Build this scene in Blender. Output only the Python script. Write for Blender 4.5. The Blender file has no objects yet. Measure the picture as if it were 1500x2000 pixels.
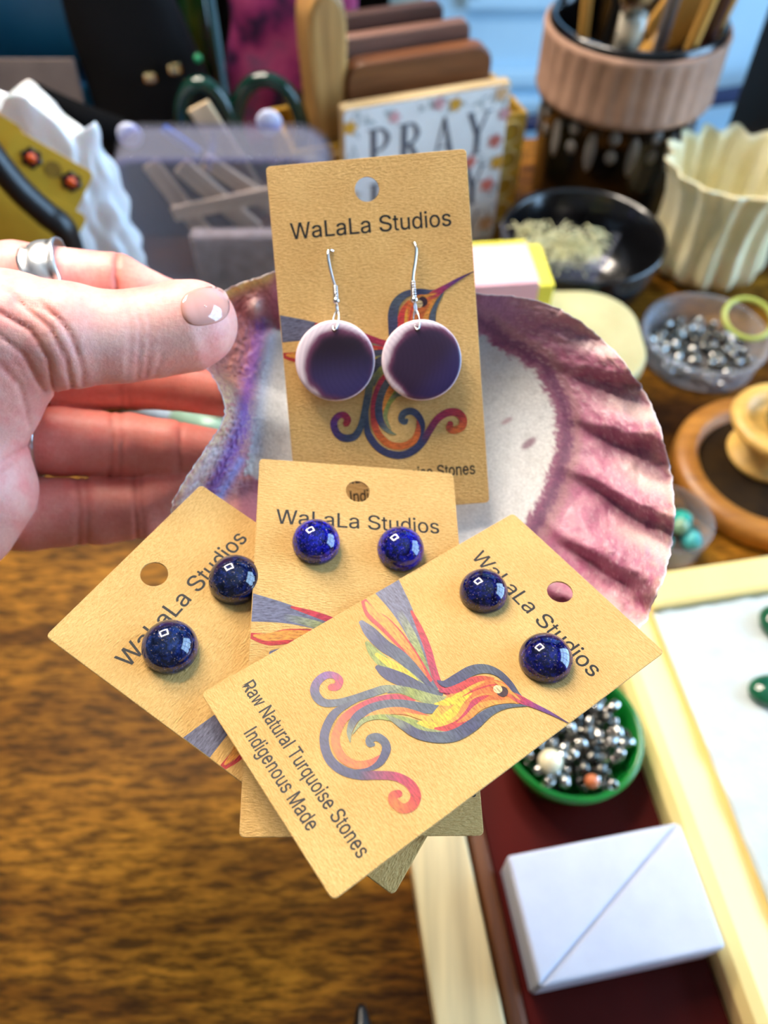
import bpy, bmesh, math, random
import numpy as np
from mathutils import Vector, Matrix, noise as mnoise
random.seed(7); rng = np.random.default_rng(7)
SC = bpy.context.scene
COL = SC.collection
PI = math.pi

# ---------------------------------------------------------------- camera
W_PX, H_PX, F_PX = 1500, 2000, 1560.0
TZ = 0.75                                   # table top height
PITCH = math.radians(53)
CP = Vector((0, 0, TZ + 0.364))
RIGHT = Vector((1, 0, 0)); FWD = Vector((0, math.cos(PITCH), -math.sin(PITCH))); UP = Vector((0, math.sin(PITCH), math.cos(PITCH)))
cam = bpy.data.cameras.new('camera'); camo = bpy.data.objects.new('camera', cam); COL.objects.link(camo)
camo.location = CP; camo.rotation_euler = (PI / 2 - PITCH, 0, 0)
cam.sensor_fit = 'VERTICAL'; cam.sensor_height = 36; cam.lens = 36 * F_PX / H_PX
cam.clip_start = 0.01; cam.clip_end = 50
cam.dof.use_dof = True; cam.dof.focus_distance = 0.173; cam.dof.aperture_fstop = 11; cam.dof.aperture_blades = 0
SC.camera = camo

# ---------------------------------------------------------------- world, light, exposure
SC.view_settings.view_transform = 'Standard'; SC.view_settings.look = 'None'
SC.view_settings.gamma = 1; SC.view_settings.use_curve_mapping = False
SC.view_settings.exposure = 0.12
wd = bpy.data.worlds.new('world'); SC.world = wd; wd.use_nodes = True
wn = wd.node_tree.nodes; bgn = wn['Background']
bgn.inputs[0].default_value = (0.50, 0.74, 1.0, 1); bgn.inputs[1].default_value = 12.0
RING_EMIT = 86.0                            # hanging square ring lamp

def portal(name, loc, rot, sx, sy):
    l = bpy.data.lights.new(name, 'AREA'); l.shape = 'RECTANGLE'; l.size = sx; l.size_y = sy
    l.cycles.is_portal = True
    o = bpy.data.objects.new(name, l); COL.objects.link(o); o.location = loc; o.rotation_euler = rot
    return o
portal('window_portal', (1.53, 0.35, 1.12), (0, PI / 2, 0), 1.95, 1.5)

# ---------------------------------------------------------------- pixel -> place helpers
def ray(px, py):
    return RIGHT * ((px - 750) / F_PX) + UP * ((1000 - py) / F_PX) + FWD
def P(px, py, d):                           # point at axial depth d (m)
    return CP + ray(px, py) * d
def T(px, py, h=0.0):                       # point on the plane h above the table
    r = ray(px, py); return CP + r * ((TZ + h - CP.z) / r.z)
def Yp(px, py, y):                          # point on the vertical plane at y
    r = ray(px, py); return CP + r * (y / r.y)
def camv(x, y, z):                          # millimetres right / up / away from the camera
    return CP + (RIGHT * x + UP * y + FWD * z) / 1000
def camd(x, y, z):
    return RIGHT * x + UP * y + FWD * z

# ---------------------------------------------------------------- materials
def lin(c):
    return tuple(((v / 255) / 12.92 if v / 255 <= 0.04045 else ((v / 255 + 0.055) / 1.055) ** 2.4) for v in c) + (1,)
class NT:
    def __init__(s, name):
        s.m = bpy.data.materials.new(name); s.m.use_nodes = True; s.t = s.m.node_tree; s.n = s.t.nodes; s.l = s.t.links
        s.b = s.n['Principled BSDF']
        s.tc = s.n.new('ShaderNodeTexCoord')
    def map(s, scale=(1, 1, 1), rot=(0, 0, 0), src='Object'):
        m = s.n.new('ShaderNodeMapping'); m.inputs['Scale'].default_value = scale; m.inputs['Rotation'].default_value = rot
        s.l.new(s.tc.outputs[src], m.inputs[0]); return m.outputs[0]
    def noise(s, scale, detail=3, rough=.55, vec=None, dist=0):
        n = s.n.new('ShaderNodeTexNoise'); n.inputs['Scale'].default_value = scale; n.inputs['Detail'].default_value = detail
        n.inputs['Roughness'].default_value = rough; n.inputs['Distortion'].default_value = dist
        s.l.new(vec if vec is not None else s.tc.outputs['Object'], n.inputs['Vector']); return n.outputs['Fac']
    def ramp(s, fac, stops, interp='LINEAR'):
        r = s.n.new('ShaderNodeValToRGB'); r.color_ramp.interpolation = interp; e = r.color_ramp.elements
        while len(e) < len(stops): e.new(0.5)
        for k, (p, c) in enumerate(stops): e[k].position = p; e[k].color = lin(c) if len(c) == 3 else c
        s.l.new(fac, r.inputs[0]); return r.outputs[0]
    def mix(s, a, b, fac, mode='MIX'):
        m = s.n.new('ShaderNodeMix'); m.data_type = 'RGBA'; m.blend_type = mode
        for v, i in ((fac, 0), (a, 6), (b, 7)):
            if isinstance(v, (int, float)): m.inputs[i].default_value = v
            elif isinstance(v, tuple): m.inputs[i].default_value = v
            else: s.l.new(v, m.inputs[i])
        return m.outputs[2]
    def attr(s, name='Col'):
        a = s.n.new('ShaderNodeVertexColor'); a.layer_name = name; return a.outputs[0]
    def bump(s, h, strength=.3, dist=.0005):
        b = s.n.new('ShaderNodeBump'); b.inputs['Strength'].default_value = strength; b.inputs['Distance'].default_value = dist
        s.l.new(h, b.inputs['Height']); 
        old = s.b.inputs['Normal'].links
        if old: s.l.new(old[0].from_socket, b.inputs['Normal'])
        s.l.new(b.outputs[0], s.b.inputs['Normal'])
    def set(s, col=None, **k):
        if col is not None:
            if isinstance(col, tuple): s.b.inputs['Base Color'].default_value = col
            else: s.l.new(col, s.b.inputs['Base Color'])
        nm = dict(rough='Roughness', metal='Metallic', coat='Coat Weight', coatr='Coat Roughness', trans='Transmission Weight', ior='IOR', spec='Specular IOR Level', alpha='Alpha', sheen='Sheen Weight', sss='Subsurface Weight')
        for q, v in k.items():
            i = s.b.inputs[nm[q]]
            if isinstance(v, (int, float)): i.default_value = v
            else: s.l.new(v, i)
        return s.m

def mat(name, c, c2=None, scale=60, rough=.5, bump=0, bscale=400, bdist=.0005, stretch=(1, 1, 1), **k):
    n = NT(name); c2 = c2 or tuple(v * .82 for v in c)
    v = n.map(stretch)
    col = n.ramp(n.noise(scale, 4, vec=v), [(.3, c2), (.7, c)])
    if bump: n.bump(n.noise(bscale, 3, vec=v), bump, bdist)
    return n.set(col, rough=rough, **k)
def woodmat(name, light, dark, scale=18, rough=.4, axis=0, bump=.1, **k):
    n = NT(name); st = [1, 1, 1]; st[axis] = .08
    v = n.map(tuple(st)); f = n.noise(scale * 4, 5, .6, vec=v, dist=.6)
    v2 = n.map(tuple(st)); g = n.noise(scale * 30, 2, .5, vec=v2)
    c = n.ramp(f, [(.28, dark), (.5, tuple((a + b) / 2 for a, b in zip(light, dark))), (.72, light)])
    c = n.mix(c, n.ramp(g, [(.3, (120, 120, 120)), (.6, (255, 255, 255))]), .35, 'MULTIPLY')
    n.bump(g, bump, .0003)
    return n.set(c, rough=rough, **k)
def vcol(name, rough=.5, grain=.25, gscale=900, bump=.15, bdist=.0003, bscale=900, white=None, **k):
    n = NT(name); a = n.attr()
    g = n.noise(gscale, 4, .65)
    c = n.mix(a, n.ramp(g, [(.3, (110, 110, 110)), (.7, (255, 255, 255))]), grain, 'MULTIPLY')
    if white:
        w = n.ramp(n.noise(white, 2, .6), [(.54, (0, 0, 0)), (.68, (255, 255, 255))])
        c = n.mix(c, lin((215, 205, 205)), w)
    if bump: n.bump(n.noise(bscale, 4, .6), bump, bdist)
    return n.set(c, rough=rough, **k)
def clear(name, tint=(235, 238, 245), rough=.06, alpha=.35):
    # thin moulded clear plastic: mostly see-through with a glossy skin
    n = NT(name); t = n.n.new('ShaderNodeBsdfTransparent'); t.inputs[0].default_value = lin(tint)
    mx = n.n.new('ShaderNodeMixShader'); lw = n.n.new('ShaderNodeLayerWeight'); lw.inputs[0].default_value = .35
    mr = n.n.new('ShaderNodeMapRange'); mr.inputs[3].default_value = alpha * .35; mr.inputs[4].default_value = min(1, alpha * 2)
    n.l.new(lw.outputs['Facing'], mr.inputs[0]); n.l.new(mr.outputs[0], mx.inputs[0])
    n.set(lin(tint), rough=rough)
    n.l.new(t.outputs[0], mx.inputs[1]); n.l.new(n.b.outputs[0], mx.inputs[2])
    n.l.new(mx.outputs[0], n.n['Material Output'].inputs[0]); return n.m
def emit(name, c, e):
    n = NT(name); n.b.inputs['Emission Color'].default_value = lin(c); n.b.inputs['Emission Strength'].default_value = e
    return n.set(lin(c))

# ---------------------------------------------------------------- object helpers
def obj(name, me, material=None, parent=None, loc=None, smooth=False):
    if isinstance(me, bmesh.types.BMesh):
        b = me; me = bpy.data.meshes.new(name); b.normal_update(); b.to_mesh(me); b.free()
    o = bpy.data.objects.new(name, me); COL.objects.link(o)
    if material is not None:
        for m in (material if isinstance(material, (list, tuple)) else [material]): me.materials.append(m)
    if parent is not None: o.parent = parent
    if loc is not None: o.location = loc
    if smooth: me.shade_smooth()
    return o
def tag(o, label, cat, group=None, kind=None):
    o['label'] = label; o['category'] = cat
    if group: o['group'] = group
    if kind: o['kind'] = kind
    return o
def thing(name, label, cat, loc=(0, 0, 0), rotz=0, group=None, matrix=None):
    o = bpy.data.objects.new(name, None); COL.objects.link(o); o.empty_display_size = .02
    if matrix is not None: o.matrix_world = matrix
    else: o.location = loc; o.rotation_euler = (0, 0, rotz)
    return tag(o, label, cat, group)
def struct(name, bm, m, smooth=False):
    o = obj(name, bm, m, smooth=smooth); o['kind'] = 'structure'; return o
def copy_tree(root, matrix, label=None):
    r = root.copy(); COL.objects.link(r); r.matrix_world = matrix
    if label: r['label'] = label
    for ch in root.children:
        c = ch.copy(); COL.objects.link(c); c.parent = r
        for g in ch.children:
            d = g.copy(); COL.objects.link(d); d.parent = c
    return r
def frame(o, x, z):                         # matrix with local x along x and local z as near z as may be
    x = Vector(x).normalized(); z = Vector(z); z = (z - x * z.dot(x)).normalized(); y = z.cross(x)
    m = Matrix((x, y, z)).transposed().to_4x4(); m.translation = o; return m
def zframe(o, z, xh=(1, 0, 0)):
    z = Vector(z).normalized(); x = Vector(xh); x = (x - z * x.dot(z)).normalized(); y = z.cross(x)
    m = Matrix((x, y, z)).transposed().to_4x4(); m.translation = o; return m

def BM(): return bmesh.new()
def box(bm, c, s, rot=None, bev=0, seg=2):
    r = bmesh.ops.create_cube(bm, size=1); vs = r['verts']
    bmesh.ops.scale(bm, vec=s, verts=vs)
    if bev:
        es = list({e for v in vs for e in v.link_edges})
        rr = bmesh.ops.bevel(bm, geom=es, offset=bev, segments=seg, affect='EDGES', profile=.5); 
        vs = list({v for f in rr['faces'] for v in f.verts} | {v for v in vs if v.is_valid})
    if rot is not None: bmesh.ops.rotate(bm, cent=(0, 0, 0), matrix=rot, verts=vs)
    bmesh.ops.translate(bm, vec=c, verts=vs); return bm
def hull(bm, bot, top, bev=0, seg=2):       # prism between two loops of points
    n = len(bot); a = [bm.verts.new(p) for p in bot]; b = [bm.verts.new(p) for p in top]
    fs = [bm.faces.new(a[::-1]), bm.faces.new(b)]
    for i in range(n): fs.append(bm.faces.new((a[i], a[(i + 1) % n], b[(i + 1) % n], b[i])))
    bmesh.ops.recalc_face_normals(bm, faces=fs)
    if bev: bmesh.ops.bevel(bm, geom=list({e for f in fs for e in f.edges}), offset=bev, segments=seg, affect='EDGES', profile=.5)
    return bm
def lathe(bm, prof, n=48, wave=None, close=False):       # prof: (r, z); wave(a, k, r, z) -> (r, z)
    rings = []
    for k, (r, z) in enumerate(prof):
        if r < 1e-7: rings.append([bm.verts.new((0, 0, z))]); continue
        ring = []
        for i in range(n):
            a = 2 * PI * i / n; rr, zz = (r, z) if wave is None else wave(a, k, r, z)
            ring.append(bm.verts.new((rr * math.cos(a), rr * math.sin(a), zz)))
        rings.append(ring)
    pairs = list(zip(rings, rings[1:])) + ([(rings[-1], rings[0])] if close else [])
    for A, B in pairs:
        for i in range(n):
            j = (i + 1) % n
            if len(A) == 1 and len(B) == 1: continue
            if len(A) == 1: bm.faces.new((A[0], B[j], B[i]))
            elif len(B) == 1: bm.faces.new((A[i], A[j], B[0]))
            else: bm.faces.new((A[i], A[j], B[j], B[i]))
    bmesh.ops.recalc_face_normals(bm, faces=bm.faces[:]); return bm
def smoothpath(pts, n):
    p = np.array(pts, float); out = []
    m = len(p)
    for i in range(m - 1):
        p0, p1, p2, p3 = p[max(i - 1, 0)], p[i], p[i + 1], p[min(i + 2, m - 1)]
        for t in np.arange(n) / n:
            out.append(.5 * (2 * p1 + (p2 - p0) * t + (2 * p0 - 5 * p1 + 4 * p2 - p3) * t * t + (3 * p1 - p0 - 3 * p2 + p3) * t ** 3))
    out.append(p[-1]); return np.array(out)
def tube(bm, pts, r, n=10, closed=False, flat=1.0, caps=True):
    pts = [Vector(p) for p in pts]; m = len(pts)
    rs = r if hasattr(r, '__len__') else [r] * m
    rings = []; prev = None
    for i in range(m):
        if closed: t = pts[(i + 1) % m] - pts[i - 1]
        else: t = pts[min(i + 1, m - 1)] - pts[max(i - 1, 0)]
        t.normalize()
        if prev is None:
            u = t.orthogonal().normalized()
        else:
            u = (prev - t * prev.dot(t)).normalized()
        prev = u; w = t.cross(u)
        rings.append([bm.verts.new(pts[i] + (u * math.cos(2 * PI * k / n) + w * math.sin(2 * PI * k / n) * flat) * rs[i]) for k in range(n)])
    fs = []
    for a, b in zip(rings, rings[1:] + ([rings[0]] if closed else [])):
        if closed and b is rings[0]:
            off = min(range(n), key=lambda s: sum((a[k].co - b[(k + s) % n].co).length for k in range(n)))
            b = [b[(k + off) % n] for k in range(n)]
        for k in range(n): fs.append(bm.faces.new((a[k], a[(k + 1) % n], b[(k + 1) % n], b[k])))
    if not closed and caps: fs += [bm.faces.new(rings[0][::-1]), bm.faces.new(rings[-1])]
    bmesh.ops.recalc_face_normals(bm, faces=fs); return bm
def disc_prism(bm, outline, z0, z1, bev=0):
    return hull(bm, [(x, y, z0) for x, y in outline], [(x, y, z1) for x, y in outline], bev)
def rrect(w, h, r, n=6, cx=0, cy=0):
    o = []
    for sx, sy, a0 in ((1, 1, 0), (-1, 1, 90), (-1, -1, 180), (1, -1, 270)):
        for k in range(n + 1):
            a = math.radians(a0 + 90 * k / n); o.append((cx + sx * (w / 2 - r) + r * math.cos(a), cy + sy * (h / 2 - r) + r * math.sin(a)))
    return o
def mesh_np(name, verts, faces, cols=None):
    me = bpy.data.meshes.new(name); me.from_pydata([tuple(v) for v in verts], [], [tuple(f) for f in faces]); me.update()
    if cols is not None:
        a = me.color_attributes.new('Col', 'FLOAT_COLOR', 'POINT'); c = np.ones((len(verts), 4), np.float32); c[:, :3] = np.asarray(cols)[:, :3]
        a.data.foreach_set('color', c.ravel())
    return me
def s2l(c):
    c = np.asarray(c, float) / 255; return np.where(c <= .04045, c / 12.92, ((c + .055) / 1.055) ** 2.4)
# ================================================================ the room
m_wall = mat('wall_paint', (150, 138, 122), scale=6, rough=.8)
m_dark = mat('dark_wall_paint', (52, 44, 34), scale=6, rough=.8)
m_ceil = mat('ceiling_paint', (235, 230, 220), scale=6, rough=.9)
m_floor = woodmat('floor_wood', (120, 82, 50), (70, 45, 28), 6, axis=0)
X0, X1, Y0, Y1, ZC = -1.6, 1.5, -1.6, 1.6, 2.5
def bx(c, s, bev=0): return box(BM(), c, s, bev=bev)
struct('floor', bx((0, 0, -.05), (3.4, 3.4, .1)), m_floor)
struct('ceiling', bx((0, 0, ZC + .05), (3.4, 3.4, .1)), m_ceil)
struct('wall_back', bx((0, Y1 + .06, ZC / 2), (3.4, .12, ZC)), m_dark)
struct('wall_left', bx((X0 - .06, 0, ZC / 2), (.12, 3.2, ZC)), m_wall)
def holed(bm, axis, pos, th, a0, a1, w0, w1, z0, z1):      # a wall with one window opening
    for lo, hi, b, t in ((a0, w0, 0, ZC), (w1, a1, 0, ZC), (w0, w1, 0, z0), (w0, w1, z1, ZC)):
        c, s = (lo + hi) / 2, hi - lo
        if axis == 'x': box(bm, (pos, c, (b + t) / 2), (th, s, t - b))
        else: box(bm, (c, pos, (b + t) / 2), (s, th, t - b))
    return bm
struct('wall_right', holed(BM(), 'x', X1 + .06, .12, -1.6, 1.6, -.4, 1.1, .15, 2.1), m_wall)
struct('wall_front', bx((0, Y0 - .06, ZC / 2), (3.4, .12, ZC)), m_wall)
m_white = mat('white_trim_paint', (225, 225, 220), scale=8, rough=.5)
m_pane = clear('window_glass', (245, 250, 255), .02, .1)
def window(name, axis, pos, a0, a1, z0, z1, nx, nz):
    w = bpy.data.objects.new(name, None); COL.objects.link(w); w['kind'] = 'structure'
    def b(a, z, sa, sz, t): return bx((pos, a, z), (t, sa, sz)) if axis == 'x' else bx((a, pos, z), (sa, t, sz))
    ac, zc, sa, sz = (a0 + a1) / 2, (z0 + z1) / 2, a1 - a0, z1 - z0
    for a, z, p, q in ((a0 + .025, zc, .05, sz), (a1 - .025, zc, .05, sz), (ac, z0 + .025, sa - .1, .05), (ac, z1 - .025, sa - .1, .05)):
        obj('frame', b(a, z, p, q, .07), m_white, w)
    for i in range(1, nx): obj('muntin', b(a0 + sa * i / nx, zc, .03, sz - .1, .04), m_white, w)
    for i in range(1, nz): obj('muntin', b(ac, z0 + sz * i / nz, sa - .1, .03, .03), m_white, w)
    obj('pane', b(ac, zc, sa - .1, sz - .1, .006), m_pane, w)
window('window_1', 'x', X1 + .06, -.4, 1.1, .15, 2.1, 3, 4)
# pale blue panelled door in the back wall
m_door = mat('pale_blue_door_paint', (176, 212, 232), (166, 203, 226), scale=10, rough=.35)
d = bpy.data.objects.new('door_1', None); COL.objects.link(d); d['kind'] = 'structure'
obj('door_slab', bx((.66, Y1 - .02, 1.02), (1.2, .04, 2.0)), m_door, d)
for x in (.36, .93):
    for z, h in ((.26, .30), (.74, .40), (1.42, .8)):
        b = BM()
        for c, s in (((x, Y1 - .05, z + h / 2), (.44, .02, .03)), ((x, Y1 - .05, z - h / 2), (.44, .02, .03)), ((x - .205, Y1 - .05, z), (.03, .02, h)), ((x + .205, Y1 - .05, z), (.03, .02, h))): box(b, c, s, bev=.006)
        obj('panel_moulding', b, m_door, d)
        obj('panel', bx((x, Y1 - .045, z), (.34, .016, h - .08), bev=.006), m_door, d)
m_navy = mat('navy_metal', (20, 38, 82), scale=20, rough=.35)
b = BM(); tube(b, [(.12, Y1 - .08, .33), (.30, Y1 - .09, .345), (.78, Y1 - .09, .415), (.9, Y1 - .08, .43)], .016)
obj('navy_rail', b, m_navy, d)
for i, x in enumerate((.04, 1.28)): struct('trim_%d' % (i + 1), bx((x, Y1 - .03, 1.03), (.06, .06, 2.06)), mat('door_trim_paint%d' % i, (178, 190, 178), scale=8, rough=.5))
struct('baseboard_back', bx((-.8, Y1 - .012, .05), (1.6, .024, .1)), m_white)
# dark curtain left of the door
b = BM(); A = []
for i in range(90):
    x = -1.5 + 1.5 * i / 89; A.append((x, Y1 - .09 + .03 * math.sin(i * .9)))
bot = [(x, y, .02) for x, y in A]; top = [(x, y, 2.3) for x, y in A]
vb = [b.verts.new(p) for p in bot]; vt = [b.verts.new(p) for p in top]
for i in range(89): b.faces.new((vb[i], vb[i + 1], vt[i + 1], vt[i]))
bmesh.ops.solidify(b, geom=b.faces[:], thickness=.004)
tag(obj('curtain', b, mat('brown_curtain_cloth', (48, 38, 24), (26, 20, 13), scale=10, rough=.95), smooth=True), 'dark brown curtain hanging behind the table, left of the pale blue door', 'curtain')
# lights of the room
t = thing('ring_lamp', 'square ring lamp hanging on thin wires above the table', 'lamp', (-.30, .66, 1.72))
t.rotation_euler = Vector((.30, -.54, -.76)).to_track_quat('-Z', 'Y').to_euler()
b = BM(); S = .19; w_ = .05
for c, s in (((0, S, 0), (2 * S + w_, w_, .02)), ((0, -S, 0), (2 * S + w_, w_, .02)), ((S, 0, 0), (w_, 2 * S - w_, .02)), ((-S, 0, 0), (w_, 2 * S - w_, .02))): box(b, (c[0], c[1], .012), s)
obj('housing', b, mat('lamp_housing', (60, 60, 62), rough=.4), t)
b = BM()
for c, s in (((0, S, 0), (2 * S + w_, w_, .004)), ((0, -S, 0), (2 * S + w_, w_, .004)), ((S, 0, 0), (w_, 2 * S - w_, .004)), ((-S, 0, 0), (w_, 2 * S - w_, .004))): box(b, c, s)
obj('diffuser', b, emit('lamp_diffuser', (255, 240, 222), RING_EMIT), t)
bpy.context.view_layer.update(); inv = t.matrix_world.inverted(); b = BM()
for sx in (-1, 1):
    for sy in (-1, 1):
        p = t.matrix_world @ Vector((sx * S, sy * S, .02)); tube(b, [inv @ p, inv @ Vector((p.x, p.y, ZC))], .0015, 6)
obj('wire', b, mat('lamp_wire', (60, 60, 62), rough=.4), t)

# ================================================================ the table
def table_mat():
    n = NT('oiled_table_wood')
    v = n.map((3.2, 12, 1), (0, 0, math.radians(-20))); v2 = n.map((70, 330, 40), (0, 0, math.radians(-20)))
    big = n.noise(1.0, 5, .6, vec=v, dist=.8); fl = n.noise(1.0, 3, .6, vec=v2); mid = n.noise(22, 4, .6)
    c = n.ramp(big, [(.32, (56, 30, 5)), (.45, (106, 64, 12)), (.57, (168, 112, 30)), (.70, (84, 50, 9))])
    c = n.mix(c, n.ramp(fl, [(.38, (60, 50, 40)), (.60, (255, 255, 255))]), .75, 'MULTIPLY')
    c = n.mix(c, n.ramp(mid, [(.35, (130, 120, 110)), (.6, (255, 255, 255))]), .5, 'MULTIPLY')
    n.bump(fl, .12, .0003); return n.set(c, rough=.5, spec=.08)
t = thing('work_table', 'brown oiled wooden work table under everything', 'table', (0, 0, TZ))
obj('tabletop', bx((0, -.06, -.018), (1.7, 1.5, .036), bev=.004), table_mat(), t)
m_leg = woodmat('table_leg_wood', (110, 68, 26), (64, 36, 12), 12, axis=2)
for sx in (-.78, .78):
    for sy in (-.74, .62): obj('leg', bx((sx, sy, -.036 - (TZ - .036) / 2), (.07, .07, TZ - .036), bev=.005), m_leg, t)
obj('apron', bx((0, .62, -.08), (1.49, .02, .088)), m_leg, t)

# ================================================================ right: bead tray, strip, board
m_cream = mat('cream_wood', (250, 228, 156), (244, 218, 144), scale=30, rough=.4, stretch=(1, .1, 1), spec=.2)
m_birch = woodmat('birch_wood', (244, 226, 178), (234, 208, 150), 5, rough=.4, axis=1, bump=.03)
def up(p, z): return Vector((p.x, p.y, z))
def line_pt(a, b, s): return a + (b - a) * s
# wooden strip at the left of the maroon board
h = .012; a, bq = T(798, 1660, h), T(850, 2000, h); c, e = T(903, 1640, h), T(982, 2000, h)
dirv = (bq - a).normalized(); a2 = a - dirv * .10; c2 = c - dirv * .10; b2 = bq + dirv * .12; e2 = e + (e - c).normalized() * .12
tag(obj('wooden_strip', hull(BM(), [up(p, TZ) for p in (a2, b2, e2, c2)], [up(p, TZ + h) for p in (a2, b2, e2, c2)], .0012), m_birch), 'pale birch strip lying left of the dark red board', 'wood strip')
# maroon board with a raised brown lip
m_maroon = mat('maroon_lacquer', (82, 14, 8), (58, 8, 4), scale=30, rough=.5, stretch=(1, .1, 1), bump=.05, spec=.1)
t = thing('bead_board', 'dark red lacquered board between the pale strip and the cream tray', 'board', (0, 0, TZ))
tA, tB = T(1262, 1440, .020), T(1462, 2000, .020); kd_ = (tB - tA).normalized()
L0, L1 = c2 + Vector((.0012, 0, 0)), e2 + Vector((.0012, 0, 0))
k = (L1 - L0).normalized(); nrm = Vector((-k.y, k.x, 0)).normalized(); nrm = nrm if nrm.x > 0 else -nrm
den_ = nrm.x * kd_.y - nrm.y * kd_.x
def to_tray(p): return (((tA.x - p.x) * kd_.y - (tA.y - p.y) * kd_.x) / den_) - .0012
def loc(p, z): return Vector((p.x, p.y, z))
q = [L0 + nrm * .008, L1 + nrm * .008, L1 + nrm * to_tray(L1), L0 + nrm * to_tray(L0)]
obj('panel', hull(BM(), [loc(p, 0) for p in q], [loc(p, .006) for p in q], .0006), m_maroon, t)
q = [L0, L1, L1 + nrm * .0075, L0 + nrm * .0075]
obj('lip', hull(BM(), [loc(p, 0) for p in q], [loc(p, .011) for p in q], .0025, 3), woodmat('brown_lip_wood', (120, 70, 34), (80, 42, 18), 14, axis=1), t)
# cream tray with a white bubbled mat
t = thing('cream_tray', 'cream wooden tray lined with a white bubbled mat at the right edge', 'tray', (0, 0, TZ))
hT = .020
pA, pB = T(1262, 1440, hT), T(1462, 2000, hT); kd = (pB - pA).normalized()
O = T(1316, 1108, hT); O2 = T(1500, 1080, hT); ku = (O2 - O).normalized()
den = kd.x * ku.y - kd.y * ku.x; s = ((O.x - pA.x) * ku.y - (O.y - pA.y) * ku.x) / den; cor = pA + kd * s
LEN, WID = .40, .36
def quadstrip(name, prof, start, along, inw, length, m):      # prof: (inward, z)
    b = BM(); A = [b.verts.new(loc(start + inw * i, z)) for i, z in prof]; B = [b.verts.new(loc(start + along * length + inw * i, z)) for i, z in prof]
    for i in range(len(prof)): j = (i + 1) % len(prof); b.faces.new((A[i], A[j], B[j], B[i]))
    b.faces.new(A[::-1]); b.faces.new(B); bmesh.ops.recalc_face_normals(b, faces=b.faces[:])
    return obj(name, b, m, t)
quadstrip('rail', [(0, 0), (0, .015), (.003, .0195), (.008, .020), (.010, .0190), (.027, .0115), (.027, 0)], cor, kd, ku, LEN, m_cream)
quadstrip('rail', [(0, 0), (0, .016), (.002, .020), (.018, .020), (.020, .0185), (.020, 0)], cor + ku * .0272, ku, kd, WID - .0272, m_cream)
quadstrip('rail', [(0, 0), (0, .020), (.020, .020), (.020, 0)], cor + kd * LEN - kd * .02 + ku * .0272, ku, kd, WID - .0272, m_cream)
quadstrip('rail', [(0, 0), (0, .020), (.020, .020), (.020, 0)], cor + ku * (WID - .02) + kd * .0202, kd, ku, LEN - .0404, m_cream)
b = BM(); q = [cor + ku * .0272 + kd * .0202, cor + ku * .0272 + kd * (LEN - .0202), cor + ku * (WID - .0202) + kd * (LEN - .0202), cor + ku * (WID - .0202) + kd * .0202]
hull(b, [loc(p, 0) for p in q], [loc(p, .013) for p in q]); o_mat = obj('base_panel', b, m_cream, t)
nu, nv = 110, 120; vs, fs = [], []
for i in range(nu + 1):
    for j in range(nv + 1):
        p = cor + ku * (.0274 + (WID - .0518) * i / nu) + kd * (.0204 + (LEN - .0412) * j / nv)
        z = .0146 + .0016 * max(0, mnoise.noise(Vector((p.x * 190, p.y * 190, 3)))) + .0006 * mnoise.noise(Vector((p.x * 60, p.y * 60, 9)))
        vs.append((p.x, p.y, z))
for i in range(nu):
    for j in range(nv): a_ = i * (nv + 1) + j; fs.append((a_, a_ + 1, a_ + nv + 2, a_ + nv + 1))
fm = obj('foam_mat', mesh_np('foam_mat', vs, fs), mat('white_foam_mat', (210, 218, 216), (200, 208, 207), scale=120, rough=.25, bump=.5, bscale=420, coat=.2), t, smooth=True)
md = fm.modifiers.new('thick', 'SOLIDIFY'); md.thickness = .001; md.offset = -1
# green cabochons on the mat
m_mal = mat('green_stone', (22, 112, 76), (10, 70, 46), scale=160, rough=.12, coat=.6)
for px, py, rx, ry, lab in ((1508, 1352, .0115, .0085, 'larger dark green oval cabochon on the white mat, nearer the camera'), (1512, 1218, .0075, .0095, 'smaller green cabochon on the white mat at the right edge, the farther one')):
    p = T(px, py, .0165); b = BM(); lathe(b, [(0, -.001), (.95, -.001), (1, .001), (.93, .0028), (.75, .0045), (.4, .0058), (0, .0063)], 32, wave=lambda a, k, r, z: (r, z))
    for v in b.verts: v.co.x *= rx; v.co.y *= ry
    tag(obj('green_cabochon', b, m_mal, loc=p, smooth=True), lab, 'stone', 'green cabochons on the white mat')
# white foam block cut along its diagonal
m_foam = mat('white_foam', (222, 225, 240), (214, 217, 233), scale=90, rough=.75, bump=.12, bscale=900)
zf = .006; hF = .030
TLf, TRf, BRf, BLf = T(988, 1670, hF), T(1328, 1604, hF), T(1421, 1852, hF), T(1052, 1930, hF)
t = thing('foam_block', 'white foam block cut across its diagonal on the dark red board', 'foam block', (0, 0, TZ))
gap = .00035
for tri in ((TLf, TRf, BLf), (TRf, BRf, BLf)):
    cen = (tri[0] + tri[1] + tri[2]) / 3; q = [p + (cen - p).normalized() * gap for p in tri]
    obj('foam_wedge', hull(BM(), [loc(p, zf) for p in q], [loc(p, hF) for p in q], .0016, 3), m_foam, t, smooth=False)

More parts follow.
